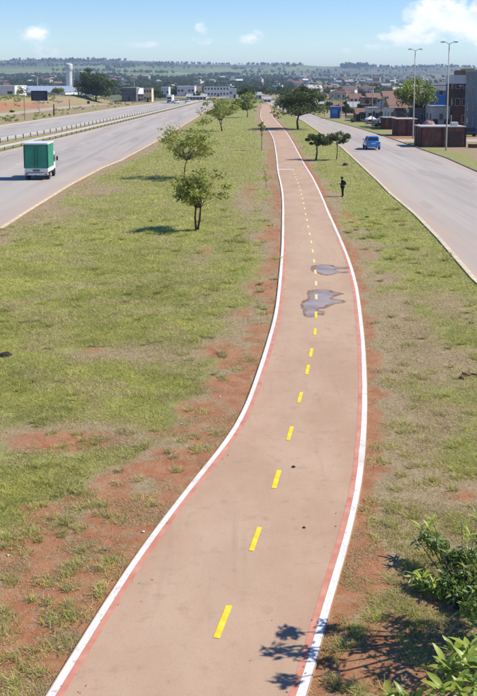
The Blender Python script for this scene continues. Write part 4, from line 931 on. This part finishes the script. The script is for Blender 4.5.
# ------------------------------------------------------------------ vehicles
def wheel(parent, x, y, r, w, side):
    m_ = MB(); lathe(m_, [(r * .62, -w / 2), (r * .93, -w / 2), (r, -w * .35), (r, w * .35), (r * .93, w / 2), (r * .62, w / 2)], 18, 'x'); t = m_.build('wheel', M['rubber'], parent, (x, y, r))
    m_ = MB(); lathe(m_, [(r * .6, -w * .3), (r * .6, w * .3 * 1.2), (r * .2, w * .42)], 12, 'x'); o = m_.build('rim', M['rim'], t)
    if side < 0: o.rotation_euler = (0, 0, math.pi)
def road_angle(P, y): return math.atan2(-(float(at(P, y + 8)) - float(at(P, y - 8))), 16.)
def box_truck():
    b = W(36.6, 180.4); rz = road_angle(AN, b.y) + R(2.5); t = empty('box_truck', (b.x, b.y, .02), rz)
    tag(t, 'green and white box truck driving away on the left highway', 'truck')
    Wd, Hb, Ht, Ln = 2.3, 1.2, 3.66, 3.3; w = Wd / 2
    MB().box(-w + .1, w - .1, .1, Ln + 1.4, .55, .8).build('chassis', M['black'], t)
    bd = MB().box(-w, w, 0, Ln, Hb, Ht - .16).build('cargo_box', M['green_box'], t, bevel=.02)
    MB().box(-w - .03, w + .03, -.03, Ln + .03, Ht - .16, Ht).build('roof', M['white_metal'], t, bevel=.03)
    for s_ in (-1, 1): MB().box(s_ * w - .045, s_ * w + .045, -.05, .02, Hb, Ht - .17).build('corner_trim', M['green_trim'], t)
    for s_ in (-1, 1):
        d = MB().box(min(s_ * .03, s_ * (w - .07)), max(s_ * .03, s_ * (w - .07)), -.035, -.003, Hb + .06, Ht - .24).build('rear_door', M['green_box'], bd)
        MB().tube([(s_ * .16, -.07, Hb + .15), (s_ * .16, -.07, Ht - .4)], [.022, .022], 6).build('locking_bar', M['green_trim'], d)
    MB().box(-w, w, -.02, Ln, .78, Hb - .02).build('lower_panel', M['white_metal'], t, bevel=.02)
    MB().box(-w - .02, w + .02, -.12, .06, .5, .72).build('bumper', M['white_metal'], t, bevel=.03)
    MB().box(-.34, .34, -.05, -.022, .86, 1.06).build('number_plate', M['galv_dark'], t)
    for s_ in (-1, 1): MB().box(s_ * (w - .2) - .13, s_ * (w - .2) + .13, -.145, -.121, .55, .67).build('tail_light', M['tail_red'], t)
    for s_ in (-1, 1): MB().box(min(s_ * (w - .35), s_ * (w - .05)), max(s_ * (w - .35), s_ * (w - .05)), .25, .32, .12, .5).build('mudflap', M['black'], t)
    cab = MB().prism([(-w + .12, .6), (w - .12, .6), (w - .12, 1.7), (w - .22, 2.55), (-w + .22, 2.55), (-w + .12, 1.7)], Ln + .12, Ln + 1.75).build('cab', M['white_metal'], t, bevel=.08)
    for s_ in (-1, 1):
        MB().box(min(s_ * (w - .16), s_ * (w - .09)), max(s_ * (w - .16), s_ * (w - .09)), Ln + .55, Ln + 1.5, 1.5, 2.2).build('side_window', M['glass'], cab)
        mr = MB().box(s_ * (w + .1) - .08, s_ * (w + .1) + .08, Ln + 1.45, Ln + 1.53, 1.55, 2.0).build('mirror', M['black'], t)
        MB().tube([(s_ * (w - .12), Ln + 1.5, 1.75), (s_ * (w + .06), Ln + 1.5, 1.78)], [.025, .025], 5).build('bracket', M['black'], mr)
        wheel(t, s_ * (w - .2), .95, .42, .34, s_); wheel(t, s_ * (w - .22), Ln + .95, .42, .26, s_)
    MB().box(-w + .25, w - .25, Ln + 1.72, Ln + 1.78, 1.55, 2.35).build('windscreen', M['glass'], cab)
M['green_trim'] = mat('dark_green_trim', (.012, .12, .075), .6, .1, 2)
box_truck()
def car(name, label, loc, rz, paint, sc=1., group=None, tall=1., cat='car'):
    """car with its nose towards +y; loc = middle of the rear on the ground"""
    t = empty(name, loc, rz); tag(t, label, cat, group); t.scale = (sc, sc, sc * tall)
    L_ = 3.9
    # sections along y: half width, bottom, shoulder
    prof = [(0, .62, .42, .78), (.06, .80, .33, .92), (.35, .85, .27, .98), (1.0, .86, .25, .97), (2.4, .86, .25, .95), (3.0, .85, .27, .90), (3.55, .80, .3, .78), (3.85, .66, .36, .66), (3.9, .5, .4, .6)]
    V = []; Fs = []; n = 8
    for y, w, b, s_ in prof:
        V += [(-w * .86, y, b), (w * .86, y, b), (w, y, b + (s_ - b) * .35), (w * .985, y, b + (s_ - b) * .75), (w * .9, y, s_), (-w * .9, y, s_), (-w * .985, y, b + (s_ - b) * .75), (-w, y, b + (s_ - b) * .35)]
    for i in range(len(prof) - 1):
        for k in range(n): Fs.append((i * n + k, i * n + (k + 1) % n, (i + 1) * n + (k + 1) % n, (i + 1) * n + k))
    Fs += [tuple(range(n))[::-1], tuple((len(prof) - 1) * n + k for k in range(n))]
    MB().add(V, Fs).build('body', paint, t, smooth=True)
    cabp = [(.08, .72, .90), (.42, .60, 1.40), (.9, .60, 1.47), (1.7, .60, 1.46), (2.1, .60, 1.40), (2.85, .74, .90)]
    V = []; 
    for y, w, z in cabp: V += [(-.76, y, .88), (.76, y, .88), (w * .98, y, z), (-w * .98, y, z)]
    Fs = [(i * 4 + k, i * 4 + (k + 1) % 4, i * 4 + 4 + (k + 1) % 4, i * 4 + 4 + k) for i in range(len(cabp) - 1) for k in range(4)] + [(0, 3, 2, 1), (20, 21, 22, 23)]
    MB().add(V, Fs).build('cabin', paint, t, bevel=.03)
    MB().add([(-.60, .155, 1.03), (.60, .155, 1.03), (.52, .375, 1.37), (-.52, .375, 1.37), (-.60, .125, 1.03), (.60, .125, 1.03), (.52, .345, 1.37), (-.52, .345, 1.37)], [(0, 1, 2, 3), (7, 6, 5, 4), (0, 4, 5, 1), (1, 5, 6, 2), (2, 6, 7, 3), (3, 7, 4, 0)]).build('rear_window', M['glass'], t)
    MB().add([(-.62, 2.72, 1.0), (.62, 2.72, 1.0), (.54, 2.22, 1.36), (-.54, 2.22, 1.36), (-.62, 2.76, 1.0), (.62, 2.76, 1.0), (.54, 2.26, 1.36), (-.54, 2.26, 1.36)], [(0, 1, 2, 3), (7, 6, 5, 4), (0, 4, 5, 1), (1, 5, 6, 2), (2, 6, 7, 3), (3, 7, 4, 0)]).build('windscreen', M['glass'], t)
    for s_ in (-1, 1):
        for y0, y1, y2, y3 in ((.55, 1.2, 1.2, .62), (1.28, 2.35, 2.02, 1.28)):
            q = [(s_ * .765, y0, .98), (s_ * .765, y1, .98), (s_ * .655, y2, 1.36), (s_ * .655, y3, 1.36)]; q2 = [(x + s_ * .018, y, z) for x, y, z in q]
            MB().add(q + q2, [(0, 1, 2, 3), (7, 6, 5, 4), (0, 4, 5, 1), (1, 5, 6, 2), (2, 6, 7, 3), (3, 7, 4, 0)]).build('side_window', M['glass'], t)
        MB().box(s_ * .66 - .1, s_ * .66 + .1, -.005, .1, .72, .92).build('tail_light', M['tail_red'], t, bevel=.02)
        MB().box(s_ * .5 - .13, s_ * .5 + .13, 3.74, 3.87, .56, .68).build('headlight', M['lamp_clear'], t, bevel=.02)
        MB().box(s_ * .93 - .09, s_ * .93 + .09, 2.2, 2.32, .98, 1.1).build('mirror', paint, t, bevel=.03)
        wheel(t, s_ * .75, .72, .31, .2, s_); wheel(t, s_ * .75, 3.1, .31, .2, s_)
    MB().box(-.74, .74, -.06, .05, .38, .56).build('bumper', M['black'] if paint is not M['blue_paint'] else paint, t, bevel=.03)
    MB().box(-.25, .25, -.03, -.005, .64, .76).build('number_plate', M['lamp_clear'], t)
    return t
b = W(373.5, 150.2); car('blue_car', 'bright blue hatchback driving away on the right road', (b.x, b.y, .02), road_angle(CL, b.y) + R(1), M['blue_paint'], 1.22, tall=1.08)
PAINTS = {n: mat('car_paint_' + n, c, .35, .05, 1, spec=.5, coat=.5) for n, c in dict(white=(.65, .65, .64), dark=(.03, .035, .045), silver=(.40, .41, .42), red=(.30, .03, .03)).items()}
b = W(177, 103.6); car('distant_car', 'small white car beside the far lorry on the highway', (b.x, b.y, .02), math.pi, PAINTS['white'], 1.25)
b = W(188, 102.4); car('distant_car', 'pale car right of the far lorry on the highway', (b.x, b.y, .02), math.pi, PAINTS['silver'], 1.25)
for i, (px, py, pn_, lb) in enumerate([(470, 134.4, 'dark', 'dark car parked before the grey block, nearest the kiosk'), (479, 136.4, 'dark', 'dark car parked at the right picture edge'), (433, 124, 'silver', 'silver car parked behind the umbrella tree trunk'), (418.8, 133, 'white', 'white car showing between the kiosks')]):
    b = W(px, py); car('parked_car', lb, (b.x, b.y, 0), R(70) if i < 2 else R(20), PAINTS[pn_], 1.1, 'cars parked behind the kiosks')
def lorry():
    b = W(169.5, 103.2); t = empty('lorry', (b.x, b.y, .02), math.pi + road_angle(BN, b.y)); tag(t, 'white lorry coming towards the camera far along the highway', 'truck')
    MB().box(-1.25, 1.25, -9, -1.3, 1.1, 3.7).build('trailer', M['white_metal'], t); MB().box(-1.1, 1.1, -9, .1, .6, 1.05).build('chassis', M['black'], t)
    cb = MB().prism([(-1.2, .5), (1.2, .5), (1.2, 2.2), (1.05, 3.2), (-1.05, 3.2), (-1.2, 2.2)], -1.2, .9).build('cab', M['white_metal'], t, bevel=.1)
    MB().box(-1.02, 1.02, .88, .94, 1.75, 2.75).build('windscreen', M['glass'], cb); MB().box(-.9, .9, .88, .95, .7, 1.3).build('grille', M['black'], cb)
    for s_ in (-1, 1):
        MB().box(s_ * .95 - .16, s_ * .95 + .16, .9, .96, .75, .98).build('headlight', M['lamp_clear'], t)
        for y in (-.2, -2.6, -7.4): wheel(t, s_ * 1.05, y, .5, .3, s_)
lorry()

# ------------------------------------------------------------------ person
def skin(name, verts, edges, rads, m_, parent, root=0, sub=2):
    me = bpy.data.meshes.new(name); me.from_pydata(verts, edges, []); o = link(name, me, parent, mats=m_)
    o.modifiers.new('skin', 'SKIN').use_smooth_shade = True
    for i, sv in enumerate(me.skin_vertices[0].data):
        r_ = rads[i]; sv.radius = r_ if isinstance(r_, tuple) else (r_, r_); sv.use_root = i == root
    s_ = o.modifiers.new('sub', 'SUBSURF'); s_.levels = sub; s_.render_levels = sub
    return o
def person():
    b = W(342.4, 196.4); b.z = float(ground_z(np.array([b.x]), np.array([b.y]))[0]); t = empty('person', b, R(12))
    tag(t, 'person in black clothes standing on the grass, head bowed, facing the path', 'person')
    # faces -x
    V = [(0, 0, .93), (0, 0, 1.12), (.02, 0, 1.32), (-.02, 0, 1.44), (-.06, 0, 1.52), (-.10, 0, 1.60), (-.115, 0, 1.68),
         (.0, -.10, .88), (-.01, -.11, .5), (.02, -.11, .1), (-.08, -.12, .04), (.0, .10, .88), (.03, .11, .5), (.06, .12, .1), (-.04, .13, .04),
         (.02, -.19, 1.38), (.02, -.25, 1.12), (-.17, -.17, 1.06), (-.24, -.10, 1.09), (.02, .19, 1.38), (.02, .25, 1.12), (-.17, .17, 1.06), (-.24, .09, 1.09)]
    E_ = [(0, 1), (1, 2), (2, 3), (3, 4), (4, 5), (5, 6), (0, 7), (7, 8), (8, 9), (9, 10), (0, 11), (11, 12), (12, 13), (13, 14), (2, 15), (15, 16), (16, 17), (17, 18), (2, 19), (19, 20), (20, 21), (21, 22)]
    Rr_ = [(.13, .1), (.13, .1), (.15, .11), .06, .055, .085, .07, .085, .06, .042, .035, .085, .06, .042, .035, .06, .045, .036, .035, .06, .045, .036, .035]
    skin('body', V, E_, Rr_, M['skin'], t)
    k = 1.17
    skin('trousers', [V[0], V[7], V[8], (V[9][0], V[9][1], .08), V[11], V[12], (V[13][0], V[13][1], .08)], [(0, 1), (1, 2), (2, 3), (0, 4), (4, 5), (5, 6)], [(.15, .13), .105, .085, .07, .105, .085, .07], M['cloth_black'], t)
    skin('jacket', [(0, 0, .84), V[1], V[2], (-.01, 0, 1.43), V[15], V[16], (-.15, -.18, 1.065), V[19], V[20], (-.15, .18, 1.065)], [(0, 1), (1, 2), (2, 3), (2, 4), (4, 5), (5, 6), (2, 7), (7, 8), (8, 9)], [(.17, .14), (.16, .135), (.18, .145), .09, .085, .07, .055, .085, .07, .055], M['cloth_black'], t)
    skin('hair', [(-.075, 0, 1.62), (-.085, 0, 1.70), (-.03, 0, 1.58)], [(0, 1), (0, 2)], [.092, .075, .06], M['hair'], t)
    for s_ in (-1, 1):
        x = -.02 if s_ < 0 else .02
        skin('shoe', [(x + .05, .115 * s_, .05), (x - .08, .12 * s_, .045), (x - .17, .125 * s_, .035)], [(0, 1), (1, 2)], [.055, .05, .035], M['black'], t)
    skin('backpack', [(.2, 0, 1.0), (.21, 0, 1.18), (.19, 0, 1.36)], [(0, 1), (1, 2)], [(.13, .1), (.15, .11), (.11, .08)], M['cloth_black'], t)
    # fingers closed together in front of the waist
    for s_ in (-1, 1):
        for j in range(4): skin('finger', [(-.245, s_ * .09, 1.075 + .018 * j), (-.29, s_ * .075, 1.08 + .018 * j), (-.31, s_ * .045, 1.085 + .018 * j)], [(0, 1), (1, 2)], [.010, .009, .008], M['skin'], t, sub=1)
        skin('thumb', [(-.23, s_ * .08, 1.12), (-.265, s_ * .055, 1.15)], [(0, 1)], [.012, .009], M['skin'], t, sub=1)
person()

# ------------------------------------------------------------------ foreground shrubs
def leaf_mesh(L_, wd, fold, droop, tint, name='leaf'):
    n = 6; V = []; Fs = []
    for i in range(n + 1):
        t = i / n; w = wd * math.sin(math.pi * min(1, t * .94 + .04)) ** .8 * (1 - .25 * t); z = -droop * t * t * L_; x = L_ * t
        V += [(x, -w, z + fold * w), (x, 0, z), (x, w, z + fold * w)]
    for i in range(n):
        a = i * 3; Fs += [(a, a + 1, a + 4, a + 3), (a + 1, a + 2, a + 5, a + 4)]
    me = arrays(name, V, np.array(Fs), 4, np.array(tint) * np.ones((len(V), 3)), True); me.materials.append(M['leaf_shrub']); return me
LV = [leaf_mesh(.27, .055, .3, .35, (1.15, 1.1, 1)), leaf_mesh(.24, .052, .3, .5, (.8, .85, .85)), leaf_mesh(.29, .06, .25, .25, (1.7, 1.4, 1.1)), leaf_mesh(.2, .045, .4, .6, (.65, .72, .85))]
LS = [leaf_mesh(.19, .026, .35, .4, (1.35, 1.25, 1.7)), leaf_mesh(.16, .03, .3, .6, (1.15, 1.1, 1.7)), leaf_mesh(.22, .026, .3, .2, (2.2, 1.7, 1.1)), leaf_mesh(.14, .028, .4, .7, (1.5, 1.2, 1.4))]
def shrub(label, base, tips, leaves, seed, bright, crown=None, per=10):
    rd_ = random.Random(seed); t = empty('leafy_shrub', base); tag(t, label, 'shrub', None); inv = Vector(base); mb = MB()
    for k, tp in enumerate(tips):
        p = Vector(tp) - inv; m1 = Vector((p.x * .35, p.y * .35, p.z * .55)); mb.tube([(0, 0, -.05), m1, p], [.022, .015, .007], 5)
        br = k in bright
        for j in range(per):
            az = j * 2.4 + rd_.uniform(-.4, .4); el = rd_.uniform(-.15, .75) + (.35 if j < per * .35 else 0)
            me = rd_.choice([leaves[0], leaves[2], leaves[2]]) if br else rd_.choice([leaves[0], leaves[1], leaves[3], leaves[1]])
            o = link('leaf', me, t, p - Vector((0, 0, .012 * j)) + Vector((rd_.uniform(-.03, .03), rd_.uniform(-.03, .03), 0))); o.rotation_euler = (rd_.uniform(-.5, .5), -el, az); q = rd_.uniform(.7, 1.15); o.scale = (q, q, q)
    if crown:
        cent, rad_, n, size = crown; cent = [tuple(Vector(c_) - inv) for c_ in cent]
        tr = Vector(cent[0]); 
        for c_ in (cent if seed == 5 else []): mb.tube([(tr.x * .8, tr.y * .8, -.1), (tr.x * .9, tr.y * .9, 1.0), Vector(c_) * .75 + Vector((tr.x, tr.y, 0)) * .25, c_], [.05, .04, .02, .008], 5)
        V, T_, cc = leaf_cloud(cent, rad_, n, size, np.random.RandomState(seed), asp=.3)
        o = link('crown', arrays('crown', V, T_, 4, cc), t, mats=M['leaf_shrub'])
    mb.build('stem', M['bark'], t, smooth=True)
up = [W(421, 526, .65), W(432, 520, .8), W(418, 540, .5), W(428, 528, .75), W(437, 540, .7), W(447, 552, .6), W(462, 524, .95), W(470, 536, .85), W(478, 515, 1.0), W(455, 560, .55), W(466, 568, .6), W(444, 572, .4), W(422, 577, .3), W(412, 574, .22), W(433, 582, .3), W(474, 588, .5), W(455, 592, .3), W(465, 606, .35), W(477, 618, .4), W(486, 560, .8), W(490, 590, .7), W(478, 548, .75), W(450, 580, .35)]
shrub('leafy shrub with pale green tips on the right verge, upper of two', W(462, 612), up, LS, 3, {0, 1, 3, 6, 7, 8, 12, 13, 14, 18}, ([W(440, 548, .5), W(452, 562, .45), W(464, 556, .6), W(476, 560, .6), W(458, 580, .35), W(470, 592, .35), W(482, 580, .5), W(446, 590, .2), W(432, 540, .5), W(486, 540, .7), W(474, 610, .3), W(426, 582, .15)], .26, 2600, .12), per=13)
lw = [W(446, 662, .9), W(456, 650, .95), W(470, 648, 1.05), W(452, 668, .95), W(468, 662, 1.05), W(441, 686, .9), W(460, 690, 1.1), W(476, 680, 1.2), W(447, 705, 1.0), W(470, 710, 1.2), W(485, 668, 1.1), W(488, 700, 1.2), W(433, 712, .9), W(392, 694, .25), W(404, 700, .25), W(416, 702, .3), W(478, 640, .7), W(486, 632, .7)]
cr = [(4.95, 15.1, 3.0), (4.45, 14.9, 3.6), (4.55, 15.3, 2.7), (5.3, 15.3, 3.4), (5.0, 14.8, 2.2), (4.55, 14.7, 1.7), (5.2, 15.2, 2.4), (4.5, 15.0, 4.2), (4.35, 15.4, 1.2), (4.3, 14.7, .9), (4.75, 14.2, 1.5), (4.5, 14.2, 4.1), (4.75, 14.1, 3.4), (4.4, 14.6, 3.1), (5.1, 14.3, 2.9), (4.9, 14.0, 2.3), (5.4, 14.7, 2.8), (4.45, 15.5, 3.9), (4.6, 15.6, 3.3), (5.2, 15.8, 2.6), (4.55, 14.9, 1.5), (4.7, 15.3, 1.9), (4.6, 14.5, 2.0), (4.45, 14.4, 1.2), (4.6, 15.1, 1.1)]
shrub('glossy bright green large-leaved shrub in the bottom right corner', (4.9, 14.7, 0), lw, LV, 5, {0, 1, 2, 3, 4, 5, 6, 7, 8, 9, 13, 14, 15}, (cr, [.42, .3, .34, .42, .4, .36, .4, .26, .34, .32, .36, .22, .26, .24, .34, .3, .36, .22, .26, .3, .45, .45, .42, .4, .4], 2100, .17), per=11)

# ------------------------------------------------------------------ small things lying about
def branch(px0, py0, px1, py1, label, seed, r=.018):
    a, b = W(px0, py0), W(px1, py1); rd_ = random.Random(seed); n = 6; pts = []
    for i in range(n + 1):
        p = a.lerp(b, i / n) + Vector((rd_.uniform(-.04, .04), rd_.uniform(-.1, .1), 0)); p.z = float(ground_z(np.array([p.x]), np.array([p.y]))[0]) + r + .05 * rd_.random(); pts.append(p - a)
    t = empty('fallen_branch', a); tag(t, label, 'branch')
    MB().tube(pts, [r * (1 - .1 * i) for i in range(n + 1)], 6).build('stick', M['deadwood'], t)
    for k in (2, 4): q = pts[k]; MB().tube([q, q + Vector((rd_.uniform(-.15, .15), rd_.uniform(.1, .4), .05))], [r * .6, r * .2], 5).build('twig', M['deadwood'], t)
branch(464, 376.5, 484, 377.5, 'dead branch on the grass at the right edge', 1, .05)
branch(86, 347.5, 114, 346, 'thin twigs on the grass left of centre', 2, .02)
branch(140, 345.5, 172, 341.5, 'longer dark twig on the dry grass patch', 3, .02)
def lump(name, px, py, r, h, m_, label, cat, seed, z=0):
    p = W(px, py); p.z = max(float(ground_z(np.array([p.x]), np.array([p.y]))[0]), z) ; heap(name, p, r, h, m_, label, cat, seed)
lump('charred_debris', 5, 356, .26, .14, M['dark_stone'], 'small dark clump of debris on the grass at the left edge', 'debris', 2)
lump('debris', 461, 379.5, .1, .1, M['dark_stone'], 'dark clod beside the dead branch', 'debris', 3)
lump('stone', 293.5, 469, .05, .04, M['dark_stone'], 'small dark stone on the path near a yellow dash', 'stone', 5, .05)
lump('stone', 304, 530, .035, .03, M['dark_stone'], 'tiny dark stone in the right lane of the path', 'stone', 6, .05)
lump('stump', 345.3, 165.5, .32, .35, M['bark'], 'dark tree stump on the right verge near the pair of trees', 'stump', 7)
lump('debris', 367, 217.3, .16, .1, M['dark_stone'], 'small dark clod on the verge below the person', 'debris', 8)
rd = random.Random(8)
for i, (px, py) in enumerate([(334, 205), (349, 196.5), (356, 217), (182, 424), (220, 397), (196, 262), (143, 532), (8, 556), (60, 648), (228, 372), (352, 505)]):
    p = W(px, py); p.z = float(ground_z(np.array([p.x]), np.array([p.y]))[0]) + .015
    o = MB().add([(-.1, -.05, 0), (.02, -.07, .02), (.11, -.02, .0), (.08, .06, .03), (-.04, .05, .01), (-.02, 0, .05)], [(0, 1, 5), (1, 2, 5), (2, 3, 5), (3, 4, 5), (4, 0, 5), (4, 3, 2, 1, 0)]).build('litter_scrap', M['litter'], None, p, rd.uniform(0, 6))
    q = .9 if i < 3 else .38; o.scale = (q, q, q)
    tag(o, ['scrap of pale litter at the path edge below the person', 'scrap of pale litter by the feet of the person', 'scrap of pale litter on the verge below the person', 'pale scrap on the bare earth left of the path bend', 'pale scrap on the earth beside the white line', 'pale scrap on the median grass below the nearest tree',
            'pale scrap among the tufts left of the path', 'pale scrap at the left edge on bare earth', 'pale scrap on red earth at bottom left', 'pale scrap on earth by the path bend', 'pale scrap right of the path on dry grass'][i], 'litter')
# bush clumps on the far verge of the right road and beside the billboard
for i, (px, py, w, tp) in enumerate([(352.5, 122.3, 7, 118.5), (378, 127.5, 8, 122.5), (12, 112.5, 5, 109.5), (118, 103.5, 9, 99.5)]):
    gtree('low_bush', ['low dark bush on the far verge below the blue kiosk', 'low bush under the white canopies', 'small bush at the foot of the red bank', 'pale bush at the right foot of the big dark tree'][i], px, py, w, tp, M['leaf_dark'], 90 + i, nleaf=350, size=.35, fork=.2, trunk=.05, nclump=9, clump=.45, bottom=.0, cat='bush')

rs = np.random.RandomState(41); ly = 1 / rs.uniform(1 / 60., 1 / 12.5, 260); ls = rs.rand(260) < .5; lo_ = np.abs(rs.normal(0, .35, 260)) + .05
lx = np.where(ls, at(PL, ly) + lo_, at(PR, ly) - lo_)
V, T_, c_ = leaf_cloud(np.stack([lx, ly, np.full(260, .075)], 1),   .02, 140, .04, rs, tint=(.3, 1.0), flat=.1, warm=.5)
V[:, 2] = .062 + np.abs(V[:, 2] - .075) * .4; tag(link('leaf_litter', arrays('leaf_litter', V, T_, 4, c_ * np.array([1.6, .8, .9])), mats=M['leaf_small']), 'tiny dry leaves blown along the edges of the path', 'leaves', kind='stuff')

# ------------------------------------------------------------------ scrub on the bank and round the town
def scrub(name, label, x0, x1, y0, y1, n, seed, keep):
    rs = np.random.RandomState(seed); x = rs.uniform(x0, x1, n); y = rs.uniform(y0, y1, n)
    k = keep(x, y) & (rs.rand(n) < sst(.4, .62, fbm(x * .09 + seed, y * .09, 3))); x, y = x[k], y[k]
    z = np.maximum(ground_z(x, y), np.where(np.hypot(x, y) > 440, hill_z(x, y), -9)); r_ = rs.uniform(.25, .95, len(x)) ** 1.3
    V, T_, c_ = leaf_cloud(np.stack([x, y, z + r_ * .45], 1), r_, len(x) * 26, .42, rs, tint=(.55, 1.4), flat=.7, warm=.35)
    tag(link(name, arrays(name, V, T_, 4, c_), mats=M['leaf_light']), label, 'scrub', kind='stuff')
scrub('bank_scrub', 'rough olive scrub and weeds on the bank left of the highway', -150, -45, 190, 520, 5200, 3, lambda x, y: (x < at(SL, y) - 6) | ((x > at(SR, y) + 1) & (x < at(BF, y) - 2) & (np.sin(x * 9.1 + y) > .8)))
scrub('town_scrub', 'weeds and low scrub around the houses on the right', 17, 130, 190, 520, 3000, 5, lambda x, y: (x > at(CR, y) + 5))
scrub('median_scrub', 'weeds at the far end of the median and path', -14, 16, 290, 470, 600, 7, lambda x, y: (x > at(AN, y) + 1.5) & (x < at(CL, y) - 1) & ((x < at(PL, y) - 1) | (x > at(PR, y) + 1) | (y > 410)))

# ------------------------------------------------------------------ grass blades
def grass(name, label, side, seed, n):
    rs = np.random.RandomState(seed)
    y = 1 / rs.uniform(1 / 330., 1 / 11.5, n)
    if side < 0:
        lo = np.maximum(at(AN, y) + .3, -.31 * y - 2.5); hi = at(PL, y) + .02
    else:
        lo = at(PR, y) - .02; hi = np.minimum(at(CL, y) - .3, .31 * y + 2.5)
    k = rs.rand(n) < (hi - lo) / (.31 * y + 4); y, lo, hi = y[k], lo[k], hi[k]
    x = lo + (hi - lo) * rs.rand(len(y))
    # pull blades into tufts
    g, so, stw = masks(x, y)
    cl_ = fbm(x * 1.6 + 11, y * 1.6, 3); cf = fbm(x * 5 + 3, y * 5, 2)
    dn = np.clip(.15 + g * 1.0, 0, 1) * sst(.34, .58, .55 * cl_ + .45 * cf + .16 * g) + .05 * (1 - so)
    dn = np.clip(dn + .45 * sst(.56, .66, cl_) * (so > .3), 0, 1)
    dn = dn * np.interp(y, [12, 60, 120, 330], [.8, .55, .45, .0])
    k = rs.rand(len(x)) < dn; x, y, g, so, stw, cl_, cf = x[k], y[k], g[k], so[k], stw[k], cl_[k], cf[k]; n = len(x)
    m_ = 420 if side < 0 else 330                        # taller weed tufts
    ty_ = 1 / rs.uniform(1 / 70., 1 / 12., m_); l_ = np.maximum(at(AN, ty_) + .3, -.31 * ty_ - 2) if side < 0 else at(PR, ty_) + .15; h_ = at(PL, ty_) - .15 if side < 0 else np.minimum(at(CL, ty_) - .4, .31 * ty_ + 2)
    tx_ = l_ + (h_ - l_) * rs.rand(m_); q = np.repeat(np.arange(m_), 130); rr_ = rs.uniform(.08, .3, m_)[q] * np.sqrt(rs.rand(len(q))); an_ = rs.uniform(0, 6.283, len(q))
    wx, wy = tx_[q] + rr_ * np.cos(an_), ty_[q] + rr_ * np.sin(an_); ok = (wx < at(PL, wy)) | (wx > at(PR, wy)); wx, wy = wx[ok], wy[ok]; gw, sw, tw = masks(wx, wy); ok = (sw < .75) | (side < 0) | (wy > 19); wx, wy, gw, sw, tw = wx[ok], wy[ok], gw[ok], sw[ok], tw[ok]
    tall = np.concatenate([np.ones(n), np.full(len(wx), 2.0)]); x = np.concatenate([x, wx]); y = np.concatenate([y, wy]); g = np.concatenate([g, np.maximum(gw, .5)]); so = np.concatenate([so, sw * .3]); stw = np.concatenate([stw, tw * .4])
    cl_ = np.concatenate([cl_, np.full(len(wx), .6)]); n = len(x)
    z = ground_z(x, y)
    far_ = np.maximum(1, y / 24); h = rs.uniform(.02, .07, n) * (.6 + .9 * cl_) * far_ ** .5 * (.65 + .5 * g) * tall; w = rs.uniform(.006, .012, n) * far_
    a = rs.uniform(0, 6.283, n); ln = rs.uniform(.2, 2.2, n) * h; b = rs.uniform(0, 6.283, n)
    P = np.stack([x, y, z - .01], 1); S = np.stack([np.cos(a) * w, np.sin(a) * w, 0 * w], 1); T_ = np.stack([np.cos(b) * ln, np.sin(b) * ln, h], 1)
    V = np.stack([P - S, P + S, P + T_], 1).reshape(-1, 3)
    green = np.array([.44, .455, .115]); lime = np.array([.66, .625, .19]); dry = np.array([.68, .54, .33]); dark = np.array([.26, .275, .085])
    u = np.clip(.5 + (fbm(x * 1.1 + 3, y * 1.1 + 8, 3) - .5) * 2.6 + rs.uniform(-.35, .35, n), 0, 1)[:, None]; big = fbm(x * .25 + 5, y * .25, 3)[:, None]
    c = green * (1 - u) + lime * u; c = np.where(rs.rand(n, 1) < .22, dark, c); c = c * (.75 + .5 * big)
    pd = np.clip(.10 + .62 * stw[:, None] + .1 * so[:, None] + .45 * sst(.52, .66, fbm(x * .7 + 21, y * .7, 4))[:, None], 0, .9); c = np.where(rs.rand(n, 1) < pd, dry * rs.uniform(.6, 1.15, (n, 1)), c)
    tag(link(name, arrays(name, V, np.arange(3 * n).reshape(-1, 3), 3, np.repeat(c, 3, 0)), mats=M['grass_blade']), label, 'grass', kind='stuff')
    return n
ng = grass('median_grass', 'short patchy grass between the highway and the cycle path', -1, 1, 2300000) + grass('verge_grass', 'short dry patchy grass between the cycle path and the right road', 1, 2, 1700000)
print('blades', ng, 'houses', cnt)

# ------------------------------------------------------------------ haze
hz = MB().box(-9500, 9500, -1000, 9400, -40, 160).build('haze', [], None)
m_ = bpy.data.materials.new('haze_air'); m_.use_nodes = True; nt = m_.node_tree; nt.nodes.clear()
out = nt.nodes.new('ShaderNodeOutputMaterial'); pv = nt.nodes.new('ShaderNodeVolumePrincipled')
pv.inputs['Color'].default_value = (.56, .74, 1, 1); pv.inputs['Density'].default_value = .00013; pv.inputs['Anisotropy'].default_value = .0
nt.links.new(pv.outputs[0], out.inputs['Volume']); hz.data.materials.append(m_); tag(hz, 'thin bluish daylight haze over the far hills', kind='stuff')
